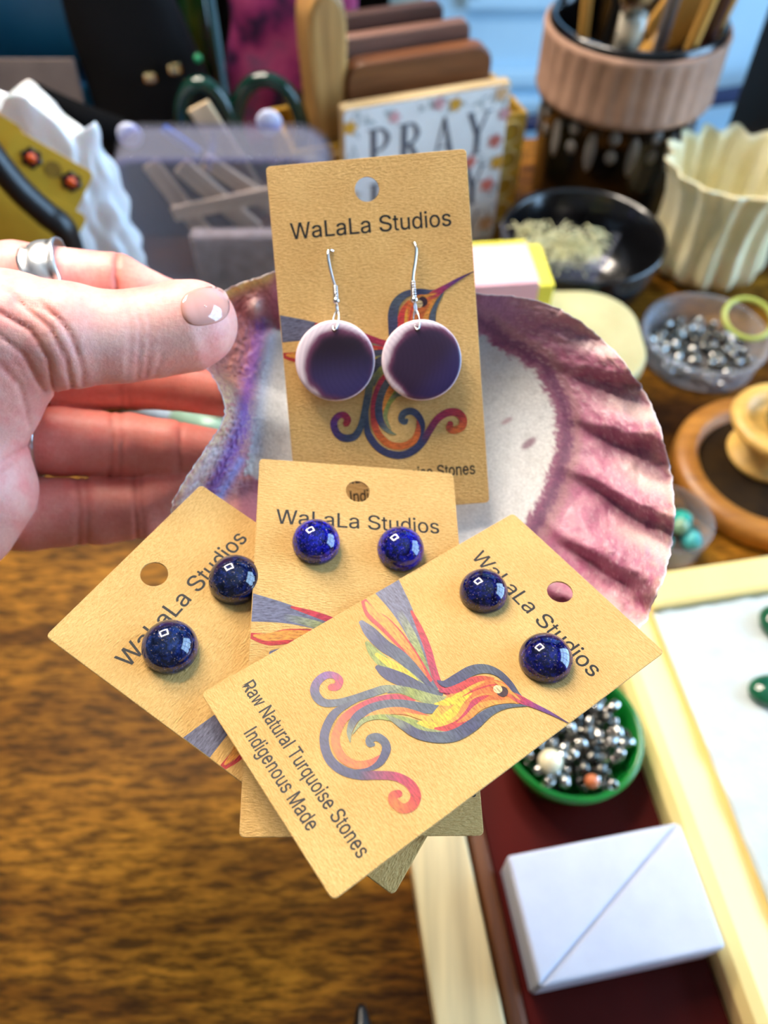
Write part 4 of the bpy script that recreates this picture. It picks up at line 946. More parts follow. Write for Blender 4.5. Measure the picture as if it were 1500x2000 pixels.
GLYPH = {"I":[198,[66,0,66,509,133,509,133,0]],"L":[395,[60,0,60,509,126,509,126,57,363,57,363,0]],"M":[592,[57,0,57,509,143,509,261,187,271,159,282,123,293,84,304,49,290,49,300,83,311,121,323,158,332,187,449,509,536,509,536,0,475,0,475,291,475,327,476,369,477,413,478,457,484,457,470,409,455,363,440,322,430,291,323,0,270,0,160,291,150,321,137,361,122,408,106,457,112,457,113,416,114,372,115,328,115,291,115,0]],"N":[513,[59,0,59,509,133,509,337,183,356,151,381,107,406,55,398,54,394,108,392,157,392,195,392,509,454,509,454,0,380,0,198,290,174,331,145,381,106,452,117,454,120,384,122,328,123,291,123,0]],"R":[513,[69,0,69,509,270,509,302,507,332,504,358,497,381,489,401,478,420,465,434,450,446,433,456,415,463,395,466,374,468,352,466,330,463,309,456,290,446,271,434,255,420,240,401,228,381,217,357,209,330,203,302,199,270,198,110,198,110,255,268,255,288,256,308,258,325,262,341,267,353,273,365,281,374,290,382,300,388,312,391,324,393,338,394,352,393,367,391,380,388,393,382,405,374,415,365,425,353,433,341,440,325,445,308,449,288,451,266,452,143,452,143,0],[404,0,263,229,346,229,489,0]],"S":[474,[238,-9,209,-8,182,-4,158,1,136,9,115,19,97,31,81,45,68,60,57,77,49,96,43,115,40,137,110,137,114,123,117,110,123,98,130,88,140,79,151,71,163,64,176,59,191,55,206,52,222,50,238,49,256,50,273,52,289,55,303,60,317,66,330,74,341,82,349,92,356,102,362,114,366,126,367,139,366,151,363,161,359,171,352,179,345,186,335,193,326,199,314,205,301,209,289,214,275,218,260,222,195,239,163,249,136,260,111,274,91,289,75,307,64,326,57,348,55,372,56,393,62,413,69,431,80,448,92,463,108,476,126,488,146,498,168,506,191,511,215,514,241,516,267,514,292,511,314,505,335,498,354,488,372,476,387,463,400,449,411,433,418,415,423,397,425,378,358,378,354,396,346,412,335,426,320,437,303,447,283,453,262,457,239,459,222,458,206,456,191,452,177,448,166,442,154,435,144,427,137,418,130,409,125,398,123,387,122,376,123,363,126,352,132,342,139,334,147,326,157,319,168,313,179,308,191,304,203,300,214,296,225,293,280,279,331,264,344,258,356,252,368,245,381,238,391,229,402,220,411,209,419,198,425,185,430,171,432,155,433,139,432,118,428,99,420,81,410,64,397,48,382,34,364,21,343,11,320,2,295,-4,267,-8]],"T":[434,[31,452,31,509,403,509,403,452,249,452,249,0,187,0,187,452]],"W":[671,[152,0,16,509,80,509,159,196,171,145,183,94,193,40,185,40,196,94,206,145,219,196,299,509,372,509,452,196,464,145,476,94,486,40,477,40,488,94,499,145,512,196,590,509,656,509,519,0,445,0,360,323,343,391,329,475,342,475,328,395,311,323,225,0]],"a":[395,[163,-9,144,-8,128,-5,112,-1,96,5,81,12,69,22,58,32,49,45,41,58,36,73,32,90,30,108,32,123,35,138,39,150,44,161,51,171,59,179,68,187,79,193,90,199,102,203,114,207,127,211,181,220,238,227,248,228,256,230,263,232,269,235,274,238,277,243,279,248,280,255,280,257,279,268,277,279,275,288,271,297,266,304,260,311,252,317,244,322,234,326,224,329,211,330,199,331,186,330,174,329,162,326,151,322,142,318,134,313,126,307,120,301,114,294,109,288,105,281,102,274,42,291,49,308,58,322,68,335,80,346,92,355,106,364,120,370,135,375,150,379,166,382,182,384,197,384,207,384,218,383,231,382,243,379,255,376,267,372,279,367,291,360,301,353,311,343,320,333,327,320,334,306,338,290,341,272,342,251,342,0,281,0,281,52,276,52,273,45,268,38,262,32,256,25,248,18,240,12,230,6,218,1,206,-3,193,-6,179,-8],[173,45,190,46,205,49,220,53,232,59,243,66,252,74,261,83,267,93,273,104,276,115,279,126,280,138,280,190,277,188,274,186,269,184,263,182,235,176,203,171,178,168,168,166,157,164,146,162,136,159,127,155,119,150,112,145,105,139,100,132,97,124,95,115,93,105,93,95,96,87,100,79,104,72,109,66,116,61,123,56,132,52,141,49,151,47,162,46]],"d":[395,[182,-8,160,-7,141,-2,121,5,103,16,88,29,74,45,62,64,51,84,43,108,36,133,33,160,32,189,33,218,36,245,43,270,51,293,62,313,74,332,89,347,104,361,122,371,141,378,161,383,183,384,199,384,213,381,225,378,236,373,245,367,254,360,261,353,268,346,285,319,290,319,290,509,347,509,347,0,292,0,292,59,286,59,268,31,261,24,254,17,245,10,235,4,225,-1,212,-5,198,-7],[191,47,206,48,220,51,233,57,245,65,255,75,265,86,273,100,279,115,284,132,288,150,290,169,291,189,290,210,288,229,284,247,280,263,273,278,265,291,256,302,245,312,234,320,221,325,206,329,191,330,174,329,160,325,146,319,135,311,124,301,116,290,107,276,101,261,96,245,92,227,90,209,90,189,90,170,92,151,96,133,102,117,107,101,116,88,125,76,135,66,147,57,160,51,175,48]],"e":[395,[341,97,318,57,288,26,252,4,213,-7,173,-6,135,6,100,30,70,62,49,103,36,148,32,196,38,243,54,288,78,326,109,356,145,376,185,386,224,383,263,369,297,344,325,310,346,269,358,223,360,168,94,168,96,159,103,131,113,106,128,83,145,66,164,54,185,48,207,48,228,54,247,66,264,83,279,106],[294,223,287,251,276,276,261,298,243,314,224,325,203,331,182,330,161,322,142,309,126,291,112,268,102,242]],"g":[395,[193,-151,174,-150,156,-148,140,-144,125,-140,111,-134,98,-127,87,-119,76,-110,68,-101,60,-91,53,-80,47,-69,94,-41,113,-66,119,-72,127,-78,135,-83,143,-88,153,-92,166,-95,179,-97,193,-97,213,-96,232,-92,248,-85,262,-75,274,-62,283,-47,288,-28,289,-6,289,68,285,68,267,41,260,34,253,28,245,21,234,16,224,11,211,8,197,5,181,5,161,6,141,10,123,17,105,27,88,39,74,53,62,71,51,90,43,112,36,136,33,163,32,191,33,220,36,246,43,271,51,293,61,314,74,332,88,347,104,361,122,371,141,378,161,383,182,384,198,384,212,382,225,378,235,373,246,367,254,360,261,353,268,346,286,319,291,319,291,379,346,379,346,-9,345,-32,341,-54,335,-73,326,-90,314,-104,301,-117,286,-127,271,-136,252,-142,233,-147,213,-150],[191,59,206,60,220,63,233,68,246,75,256,84,265,95,273,107,279,121,284,137,287,154,290,172,290,193,290,212,287,231,284,248,279,264,273,278,265,291,256,303,246,312,233,320,220,325,206,329,191,330,175,329,160,325,147,320,135,312,125,302,115,290,107,277,101,262,96,246,92,229,90,212,89,193,90,173,92,155,96,138,101,123,108,108,115,96,125,85,135,76,147,68,160,63,175,60]],"i":[158,[50,0,50,379,108,379,108,0],[79,443,71,444,63,446,57,449,51,455,45,461,42,468,40,475,39,483,40,491,42,499,45,506,51,512,57,517,63,521,71,523,79,524,87,523,95,521,101,517,108,512,112,506,116,499,119,491,119,483,119,475,116,468,112,461,108,455,101,449,95,446,87,444]],"l":[158,[47,0,47,509,109,509,109,0]],"n":[395,[110,227,110,0,51,0,51,379,108,379,108,287,98,287,108,312,120,332,132,349,147,362,163,372,180,379,200,383,219,384,237,383,255,380,270,376,284,369,298,360,310,349,320,336,329,321,336,304,340,285,343,264,344,240,344,0,285,0,285,235,284,256,280,275,273,291,263,304,251,315,237,323,221,328,202,329,190,328,177,326,166,322,155,317,145,311,136,303,128,293,121,283,117,271,113,257,110,243]],"o":[395,[197,-8,173,-7,151,-2,131,6,111,16,93,30,78,46,65,64,53,85,44,108,38,133,34,159,32,187,34,216,38,243,44,268,53,291,65,312,78,330,93,346,111,360,131,371,151,378,173,383,197,384,222,383,244,378,265,371,285,360,302,346,317,330,331,312,342,291,351,268,358,243,362,216,363,187,362,159,358,133,351,108,342,85,331,64,317,46,302,30,285,16,265,6,244,-2,222,-7],[197,46,215,48,231,51,245,57,257,66,269,76,278,89,286,102,292,117,297,134,301,151,303,169,304,187,303,206,301,224,297,242,292,258,286,274,278,287,269,300,257,310,245,319,231,325,215,329,197,330,180,329,165,325,151,319,138,310,128,300,118,287,110,274,103,258,98,242,94,224,92,206,91,187,92,169,94,151,98,134,103,117,110,102,118,89,128,76,138,66,151,57,165,51,180,48]],"q":[395,[347,-143,290,-143,290,59,285,59,268,31,261,24,254,17,245,10,235,4,225,-1,212,-5,198,-7,182,-8,160,-7,141,-2,121,5,103,16,88,29,74,45,62,64,51,84,43,108,36,133,33,160,32,189,33,218,36,245,43,270,51,293,62,313,74,332,89,347,104,361,122,371,141,378,161,383,183,384,199,384,213,381,225,378,236,373,245,367,254,360,261,353,268,346,286,319,292,319,292,379,347,379],[191,47,206,48,220,51,233,57,245,65,255,75,265,86,273,100,279,115,284,132,288,150,290,169,291,189,290,210,288,229,284,247,280,263,273,278,265,291,256,302,245,312,234,320,221,325,206,329,191,330,174,329,160,325,146,319,135,311,124,301,116,290,107,276,101,261,96,245,92,227,90,209,90,189,90,170,92,151,96,133,102,117,107,101,116,88,125,76,135,66,147,57,160,51,175,48]],"r":[237,[48,0,48,379,102,379,102,321,105,321,112,335,119,347,128,358,139,367,152,375,165,380,179,384,195,385,209,384,222,384,222,322,210,324,189,326,177,325,166,323,155,319,145,315,136,309,128,301,121,293,115,284,111,273,107,262,104,250,104,237,104,0]],"s":[356,[177,-8,159,-7,141,-5,125,-2,109,3,95,10,82,18,70,27,60,38,52,50,44,63,39,78,35,94,92,107,96,92,102,79,111,69,121,60,132,54,146,49,161,46,176,45,195,46,211,50,226,55,238,62,248,71,255,81,260,91,261,103,260,112,258,121,253,129,247,136,240,142,231,147,219,151,206,155,145,170,122,177,101,186,85,196,70,208,59,222,52,237,47,255,46,274,47,290,50,305,56,319,63,332,73,343,85,354,97,363,112,370,128,377,145,381,163,384,182,384,201,384,217,381,233,378,247,372,260,366,272,358,282,349,291,339,299,328,306,316,311,303,316,290,261,277,257,288,251,298,244,307,237,316,226,323,213,328,200,331,182,333,167,332,152,329,139,324,128,317,118,308,111,299,107,289,106,277,107,267,109,258,114,250,121,243,130,237,140,232,153,227,168,223,223,209,247,202,268,194,284,183,298,171,309,158,317,142,321,125,322,107,321,90,318,75,313,61,304,47,294,35,282,24,269,15,253,6,236,0,217,-5,198,-7]],"t":[198,[178,379,178,327,5,327,5,379],[57,471,110,471,110,98,111,86,111,76,115,68,118,61,124,56,131,53,138,51,148,50,161,51,176,54,185,2,167,-3,146,-4,126,-3,109,2,93,10,80,21,70,35,63,52,58,71,57,93]],"u":[395,[175,-5,158,-4,141,-1,125,4,111,11,97,20,86,31,75,44,67,59,60,76,55,95,52,116,51,139,51,379,110,379,110,144,111,123,115,105,122,89,132,75,145,64,158,56,175,52,193,50,205,51,218,53,229,57,240,62,250,69,258,77,266,86,273,97,279,109,283,122,284,137,285,153,285,379,344,379,344,0,287,0,287,92,296,92,286,67,276,47,262,30,248,17,231,7,214,0,196,-4]],"w":[513,[125,0,21,379,79,379,120,214,139,137,158,41,149,41,168,135,187,214,228,379,286,379,328,214,346,136,364,41,354,41,374,135,393,214,435,379,493,379,388,0,333,0,289,172,276,225,263,280,251,338,263,338,251,280,238,225,225,172,180,0]]}
def text_mesh(body, x0, x1, y, cap):        # outlined letters fitted between x0 and x1 on baseline y
    b = BM(); pen = 0; loops = []
    for ch in body:
        if ch == ' ': pen += 198; continue
        gl = GLYPH[ch]
        loops.append([[(pen + c[i], c[i + 1]) for i in range(0, len(c), 2)] for c in gl[1:]]); pen += gl[0]
    xs = [p[0] for L in loops for c in L for p in c]; a, w = min(xs), max(xs) - min(xs)
    for L in loops:
        es = []
        for c in L:
            vv = [b.verts.new((x0 + (px - a) / w * (x1 - x0), y + py * cap / 509, CT / 2 + .02)) for px, py in c]
            es += [b.edges.new((vv[i], vv[(i + 1) % len(vv)])) for i in range(len(vv))]
        bmesh.ops.triangle_fill(b, use_beauty=True, edges=es, normal=(0, 0, 1))
    base = b.faces[:]
    for k, (dx, dy) in enumerate(((.085, 0), (0, .06), (.085, .06))):      # heavier strokes
        d = bmesh.ops.duplicate(b, geom=base); bmesh.ops.translate(b, vec=(dx, dy, .002 * (k + 1)), verts=[v for v in d['geom'] if isinstance(v, bmesh.types.BMVert)])
    for f in b.faces:
        f.normal_update()
        if f.normal.z < 0: f.normal_flip()
    me = bpy.data.meshes.new('text'); b.to_mesh(me); b.free(); return me
TXT = [text_mesh('WaLaLa Studios', -20.7, 20.4, 26.5, 4.0), text_mesh('Raw Natural Turquoise Stones', -22.1, 22.2, -37.2, 3.0), text_mesh('Indigenous Made', -12.2, 12.5, -42.2, 3.0)]
# hummingbird print: brush strokes (x, y, width) in the zoomed view of the front card, mapped once onto the card's own plane
def cu_(x, y): return uv_on('D', 580 + x / 2.727, 1120 + y / 2.727)
KMM = 51.0 / 401 / 2.727 * .93
LAV, NAVY, SLATE, RED, MAG, ORG, AMB, YEL, GRN, OLV, PUR, DKP = (112, 112, 134), (62, 64, 100), (84, 94, 108), (200, 56, 58), (176, 44, 84), (224, 112, 48), (228, 150, 60), (220, 186, 48), (140, 150, 70), (150, 156, 112), (112, 62, 132), (66, 36, 66)
STROKES = [
    ([(470, 60, 165), (555, 190, 115), (620, 320, 80), (680, 480, 50), (740, 610, 26)], [LAV, LAV, SLATE]),
    ([(540, 200, 34), (610, 330, 44), (660, 450, 38), (715, 570, 22)], [LAV, OLV, GRN, SLATE]),
    ([(610, 205, 14), (655, 300, 32), (695, 400, 38), (725, 510, 38), (755, 590, 36), (800, 640, 26), (850, 650, 8)], [RED, MAG, RED]),
    ([(358, 150, 34), (395, 215, 66), (470, 275, 82), (560, 370, 72), (640, 470, 48), (710, 570, 22)], [RED, RED, RED]),
    ([(366, 158, 14), (400, 205, 42), (475, 270, 54), (560, 365, 48), (635, 465, 32), (690, 550, 10)], [AMB, AMB, ORG]),
    ([(345, 265, 30), (390, 315, 68), (460, 385, 74), (550, 445, 68), (630, 520, 52), (715, 610, 26)], [LAV, NAVY, SLATE, NAVY]),
    ([(375, 375, 26), (410, 425, 56), (480, 490, 70), (570, 535, 60), (670, 600, 26)], [GRN, GRN, OLV]),
    ([(425, 435, 20), (480, 475, 38), (560, 520, 40), (640, 572, 12)], [YEL, YEL, YEL]),
    ([(432, 505, 30), (480, 535, 66), (560, 570, 76), (650, 610, 60), (760, 645, 34)], [NAVY, NAVY, SLATE]),
    ([(480, 640, 4), (560, 625, 40), (640, 650, 56), (740, 680, 60), (830, 680, 40), (880, 660, 6)], [SLATE, GRN, OLV, YEL]),
    ([(186, 610, 40), (212, 606, 42), (226, 575, 40), (200, 548, 38), (150, 548, 42), (103, 590, 44), (98, 645, 46), (140, 690, 44), (215, 692, 40), (300, 672, 42), (400, 640, 44), (470, 618, 42), (560, 606, 10)], [RED, MAG, PUR, NAVY, SLATE, SLATE, OLV]),
    ([(630, 680, 6), (540, 668, 46), (430, 680, 44), (340, 716, 44), (255, 772, 42), (212, 850, 42), (208, 915, 42), (245, 985, 42), (315, 1022, 40), (390, 1012, 34), (445, 975, 12)], [RED, MAG, RED, ORG, ORG, ORG, RED]),
    ([(360, 668, 4), (280, 700, 22), (200, 750, 42), (152, 840, 44), (148, 920, 44), (180, 1000, 46), (250, 1055, 46), (340, 1078, 44), (420, 1078, 42), (520, 1084, 42), (595, 1120, 46), (632, 1180, 48), (615, 1235, 48), (565, 1255, 46), (518, 1222, 46), (512, 1188, 42), (540, 1176, 36)], [SLATE, NAVY, NAVY, NAVY, MAG, RED, ORG, RED]),
    ([(300, 1052, 4), (380, 1046, 18), (440, 1012, 34), (474, 950, 42), (468, 905, 42), (430, 876, 42), (392, 884, 42), (390, 910, 38), (405, 915, 20)], [NAVY, NAVY, SLATE, SLATE]),
    ([(284, 905, 3), (280, 845, 28), (312, 775, 42), (380, 728, 48), (470, 703, 50), (560, 705, 60), (680, 722, 56), (780, 722, 36), (850, 688, 6)], [OLV, NAVY, SLATE, SLATE, SLATE]),
    ([(310, 830, 3), (380, 765, 20), (470, 738, 34), (560, 736, 38), (650, 756, 30), (740, 780, 8)], [ORG, AMB, ORG, RED]),
    ([(296, 860, 3), (350, 790, 24), (430, 768, 26), (520, 776, 38), (610, 804, 52), (720, 836, 40), (800, 850, 8)], [OLV, GRN, GRN, OLV]),
    ([(640, 800, 8), (720, 800, 70), (800, 760, 130), (880, 700, 160), (960, 650, 150), (1040, 625, 120), (1110, 640, 96), (1170, 675, 50)], [YEL, YEL, AMB, ORG, ORG, ORG, AMB]),
    ([(730, 700, 6), (800, 690, 40), (850, 668, 40), (920, 610, 30), (1000, 580, 10)], [YEL, YEL, AMB]),
    ([(560, 742, 6), (660, 770, 26), (760, 782, 40), (830, 742, 44), (870, 690, 30), (930, 640, 8)], [AMB, YEL, YEL]),
    ([(730, 830, 8), (800, 828, 34), (870, 800, 44), (920, 740, 40), (950, 685, 30), (1020, 655, 8)], [RED, RED, MAG, RED]),
    ([(850, 800, 6), (910, 770, 30), (970, 715, 36), (1060, 690, 26), (1160, 690, 6)], [ORG, AMB, AMB]),
    ([(880, 660, 3), (950, 625, 9), (1030, 600, 9), (1080, 600, 3)], [RED, RED]),
    ([(900, 690, 3), (980, 650, 8), (1040, 650, 3)], [AMB, AMB]),
    ([(765, 630, 20), (840, 622, 44), (910, 585, 44), (980, 563, 30), (1050, 565, 10)], [MAG, RED, RED, ORG]),
    ([(745, 575, 8), (790, 592, 40), (860, 560, 56), (930, 522, 58), (1000, 512, 52), (1070, 535, 40), (1130, 590, 34), (1175, 650, 26), (1230, 690, 6)], [NAVY, NAVY, SLATE, NAVY, SLATE]),
    ([(470, 758, 5), (560, 810, 42), (650, 862, 50), (760, 878, 56), (850, 862, 62), (940, 808, 60), (1020, 745, 44), (1110, 712, 26), (1230, 708, 6)], [OLV, NAVY, SLATE, NAVY, SLATE, SLATE]),
    ([(1120, 640, 30), (1180, 672, 44), (1260, 708, 28), (1350, 750, 17), (1452, 806, 3)], [ORG, MAG, PUR, DKP]),
    ([(1040, 575, 4), (1090, 600, 20), (1140, 640, 18), (1190, 680, 4)], [AMB, AMB])]
def bird_mesh():
    b = BM(); cl = b.loops.layers.float_color.new('Col'); z = CT / 2 + .03
    def quad(vs4, cs):
        f = b.faces.new([b.verts.new((p[0], p[1], z)) for p in vs4])
        for l, c_ in zip(f.loops, cs): l[cl] = (*c_, 1)
    for pts_, cols in STROKES:
        mm = [(*cu_(x, y), w * KMM) for x, y, w in pts_]
        L, R_, t_ = flatribbon(mm, 7); cc = np.array([s2l(c) for c in cols]); q = t_ * (len(cc) - 1)
        cv = np.array([np.interp(q, range(len(cc)), cc[:, k]) for k in range(3)]).T
        for i in range(len(L) - 1): quad((L[i], L[i + 1], R_[i + 1], R_[i]), (cv[i], cv[i + 1], cv[i + 1], cv[i]))
        for e in (0, -1):                   # rounded ends
            c_ = (L[e] + R_[e]) / 2; r_ = np.linalg.norm(L[e] - R_[e]) / 2
            if r_ > .25 and not (e == 0 and pts_[0][2] > 100):
                f = b.faces.new([b.verts.new((c_[0] + r_ * math.cos(2 * PI * k / 14), c_[1] + r_ * math.sin(2 * PI * k / 14), z - .002)) for k in range(14)])
                for l in f.loops: l[cl] = (*cv[e], 1)
        z += .006
    z += .01; c_ = np.array(cu_(1096, 636)); 
    for r_, cc, dx in ((1.3, s2l((60, 30, 40)), 0), (1.0, s2l((238, 206, 150)), 1)):
        c_ = np.array(cu_(1092, 634)) if not dx else np.array(cu_(1068, 622))
        for k in range(16): a0, a1 = 2 * PI * k / 16, 2 * PI * (k + 1) / 16; quad((c_, c_ + r_ * np.array((math.cos(a0), math.sin(a0))), c_ + r_ * np.array((math.cos(a1), math.sin(a1)))), (cc,) * 3)
        z += .01
    for nx, ny, lim in ((1, 0, CW / 2 - .15), (-1, 0, CW / 2 - .15)):
        bmesh.ops.bisect_plane(b, geom=b.verts[:] + b.edges[:] + b.faces[:], plane_co=(nx * lim, 0, 0), plane_no=(nx, ny, 0), clear_outer=True)
    for f in b.faces:
        f.normal_update()
        if f.normal.z < 0: f.normal_flip()
    me = bpy.data.meshes.new('hummingbird_print'); b.to_mesh(me); b.free(); return me
n = NT('bird_ink'); a_ = n.attr(); sp = n.noise(7, 2, .6, vec=n.map((1, 1, 0))); st_ = n.noise(1.0, 4, .7, vec=n.map((.55, 2.4, 0), (0, 0, .35)))
c = n.mix(a_, n.ramp(st_, [(.32, (120, 118, 124)), (.60, (255, 255, 255))]), .85, 'MULTIPLY'); c = n.mix(c, lin((216, 190, 150)), n.ramp(sp, [(.60, (0, 0, 0)), (.74, (80, 80, 80))]))  # pale specks put the print's reflected light into the ink colour
m_bird = n.set(c, rough=.42)
bird = bird_mesh()
CARD = {}
cb = card_bm(); cme = bpy.data.meshes.new('card'); cb.normal_update(); cb.to_mesh(cme); cb.free(); cme.materials.append(m_kraft)
for me_ in TXT: me_.materials.append(m_cink)
bird.materials.append(m_bird)
CLAB = {'A': 'upright kraft card with dangling purple disc earrings, standing in the shell', 'B': 'middle kraft card with two bright blue studs, half hidden by the front card',
        'C': 'left kraft card tilted left, with two dark blue studs', 'D': 'front kraft card with full hummingbird print and two dark blue studs'}
for k in 'ABCD':
    t = thing('earring_card', CLAB[k], 'card', matrix=CM[k], group='kraft earring cards fanned over the shell'); CARD[k] = t
    obj('card_body', cme, None, t)
    for me_, nm in zip(TXT, ('heading_print', 'footer_print', 'footer_print')):
        o = obj(nm, me_, None, t)
        if k == 'B' and nm == 'footer_print': o.location = (2.2, 0, 0)
        if k == 'A' and me_ is TXT[2]: o.location = (1.1, 0, 0)
    obj('hummingbird_print', bird, None, t)
# lapis studs
n = NT('lapis'); f1 = n.noise(.28, 4, .6); f2 = n.noise(2.2, 2, .7); f3 = n.noise(1.1, 3, .6)
a_ = n.attr('Tint'); 
c = n.mix(a_, n.ramp(f1, [(.36, (70, 72, 96)), (.60, (255, 255, 255))]), .9, 'MULTIPLY'); c = n.mix(c, n.ramp(f3, [(.40, (90, 90, 110)), (.62, (255, 255, 255))]), .8, 'MULTIPLY')
gd = n.ramp(f2, [(.635, (0, 0, 0)), (.71, (255, 255, 255))]); gm = n.ramp(f3, [(.44, (0, 0, 0)), (.56, (255, 255, 255))])
g2 = n.mix(gd, gm, 1.0, 'MULTIPLY'); c = n.mix(c, lin((150, 128, 96)), g2)
m_lapis = n.set(c, rough=.10, coat=.5, coatr=.03, spec=.5)
def stone_mesh(r, tint):
    prof = [(r * .96, .0), (r, .35), (r, 1.0)] + [(r * math.cos(a), 1.0 + r * .86 * math.sin(a)) for a in np.linspace(.12, PI / 2 - .06, 14)] + [(0, 1.0 + r * .86)]
    b = lathe(BM(), [(0, 0)] + prof, 56); me = bpy.data.meshes.new('stone'); b.to_mesh(me); b.free(); me.materials.append(m_lapis); me.shade_smooth()
    a = me.color_attributes.new('Tint', 'FLOAT_COLOR', 'POINT'); cc = np.ones((len(me.vertices), 4), np.float32); cc[:, :3] = s2l(tint); a.data.foreach_set('color', cc.ravel()); return me
m_cup = mat('silver_setting', (200, 200, 204), rough=.2, metal=1)
for k, px, py, rp, tint, lab in (('D', 946, 1148, 47, (18, 26, 112), 'dark blue round lapis stud, upper one on the front card'), ('D', 1068, 1279, 52, (16, 22, 116), 'dark blue round lapis stud, lower one on the front card, beside its right edge'),
                                 ('B', 619, 1053, 46.5, (24, 30, 188), 'bright blue lapis stud, left one on the middle card'), ('B', 785, 1067, 46, (22, 26, 176), 'bright blue lapis stud with pale flecks, right one on the middle card'),
                                 ('C', 460, 1127, 51, (22, 36, 92), 'dark greenish blue lapis stud at the right edge of the left card'), ('C', 332, 1258, 54, (26, 48, 110), 'dusky blue lapis stud, lower left one on the left card')):
    u_, v_ = uv_on(k, px, py, 2.9); m = CM[k] @ Matrix.Translation((u_, v_, CT / 2 + .12))
    d_ = (m.translation - CP).dot(FWD); r = rp / F_PX * d_ * 1000 / POSE[k][3] * 1.0
    t = thing('stud_earring', lab, 'earring', matrix=m, group='lapis stud earrings on the kraft cards')
    so = obj('stone', stone_mesh(r, tint), None, t); so.rotation_euler = (0, 0, random.uniform(0, 6))
    obj('setting', lathe(BM(), [(0, 0), (r * .9, 0), (r * .9, -.08), (0, -.08)], 40), m_cup, t)
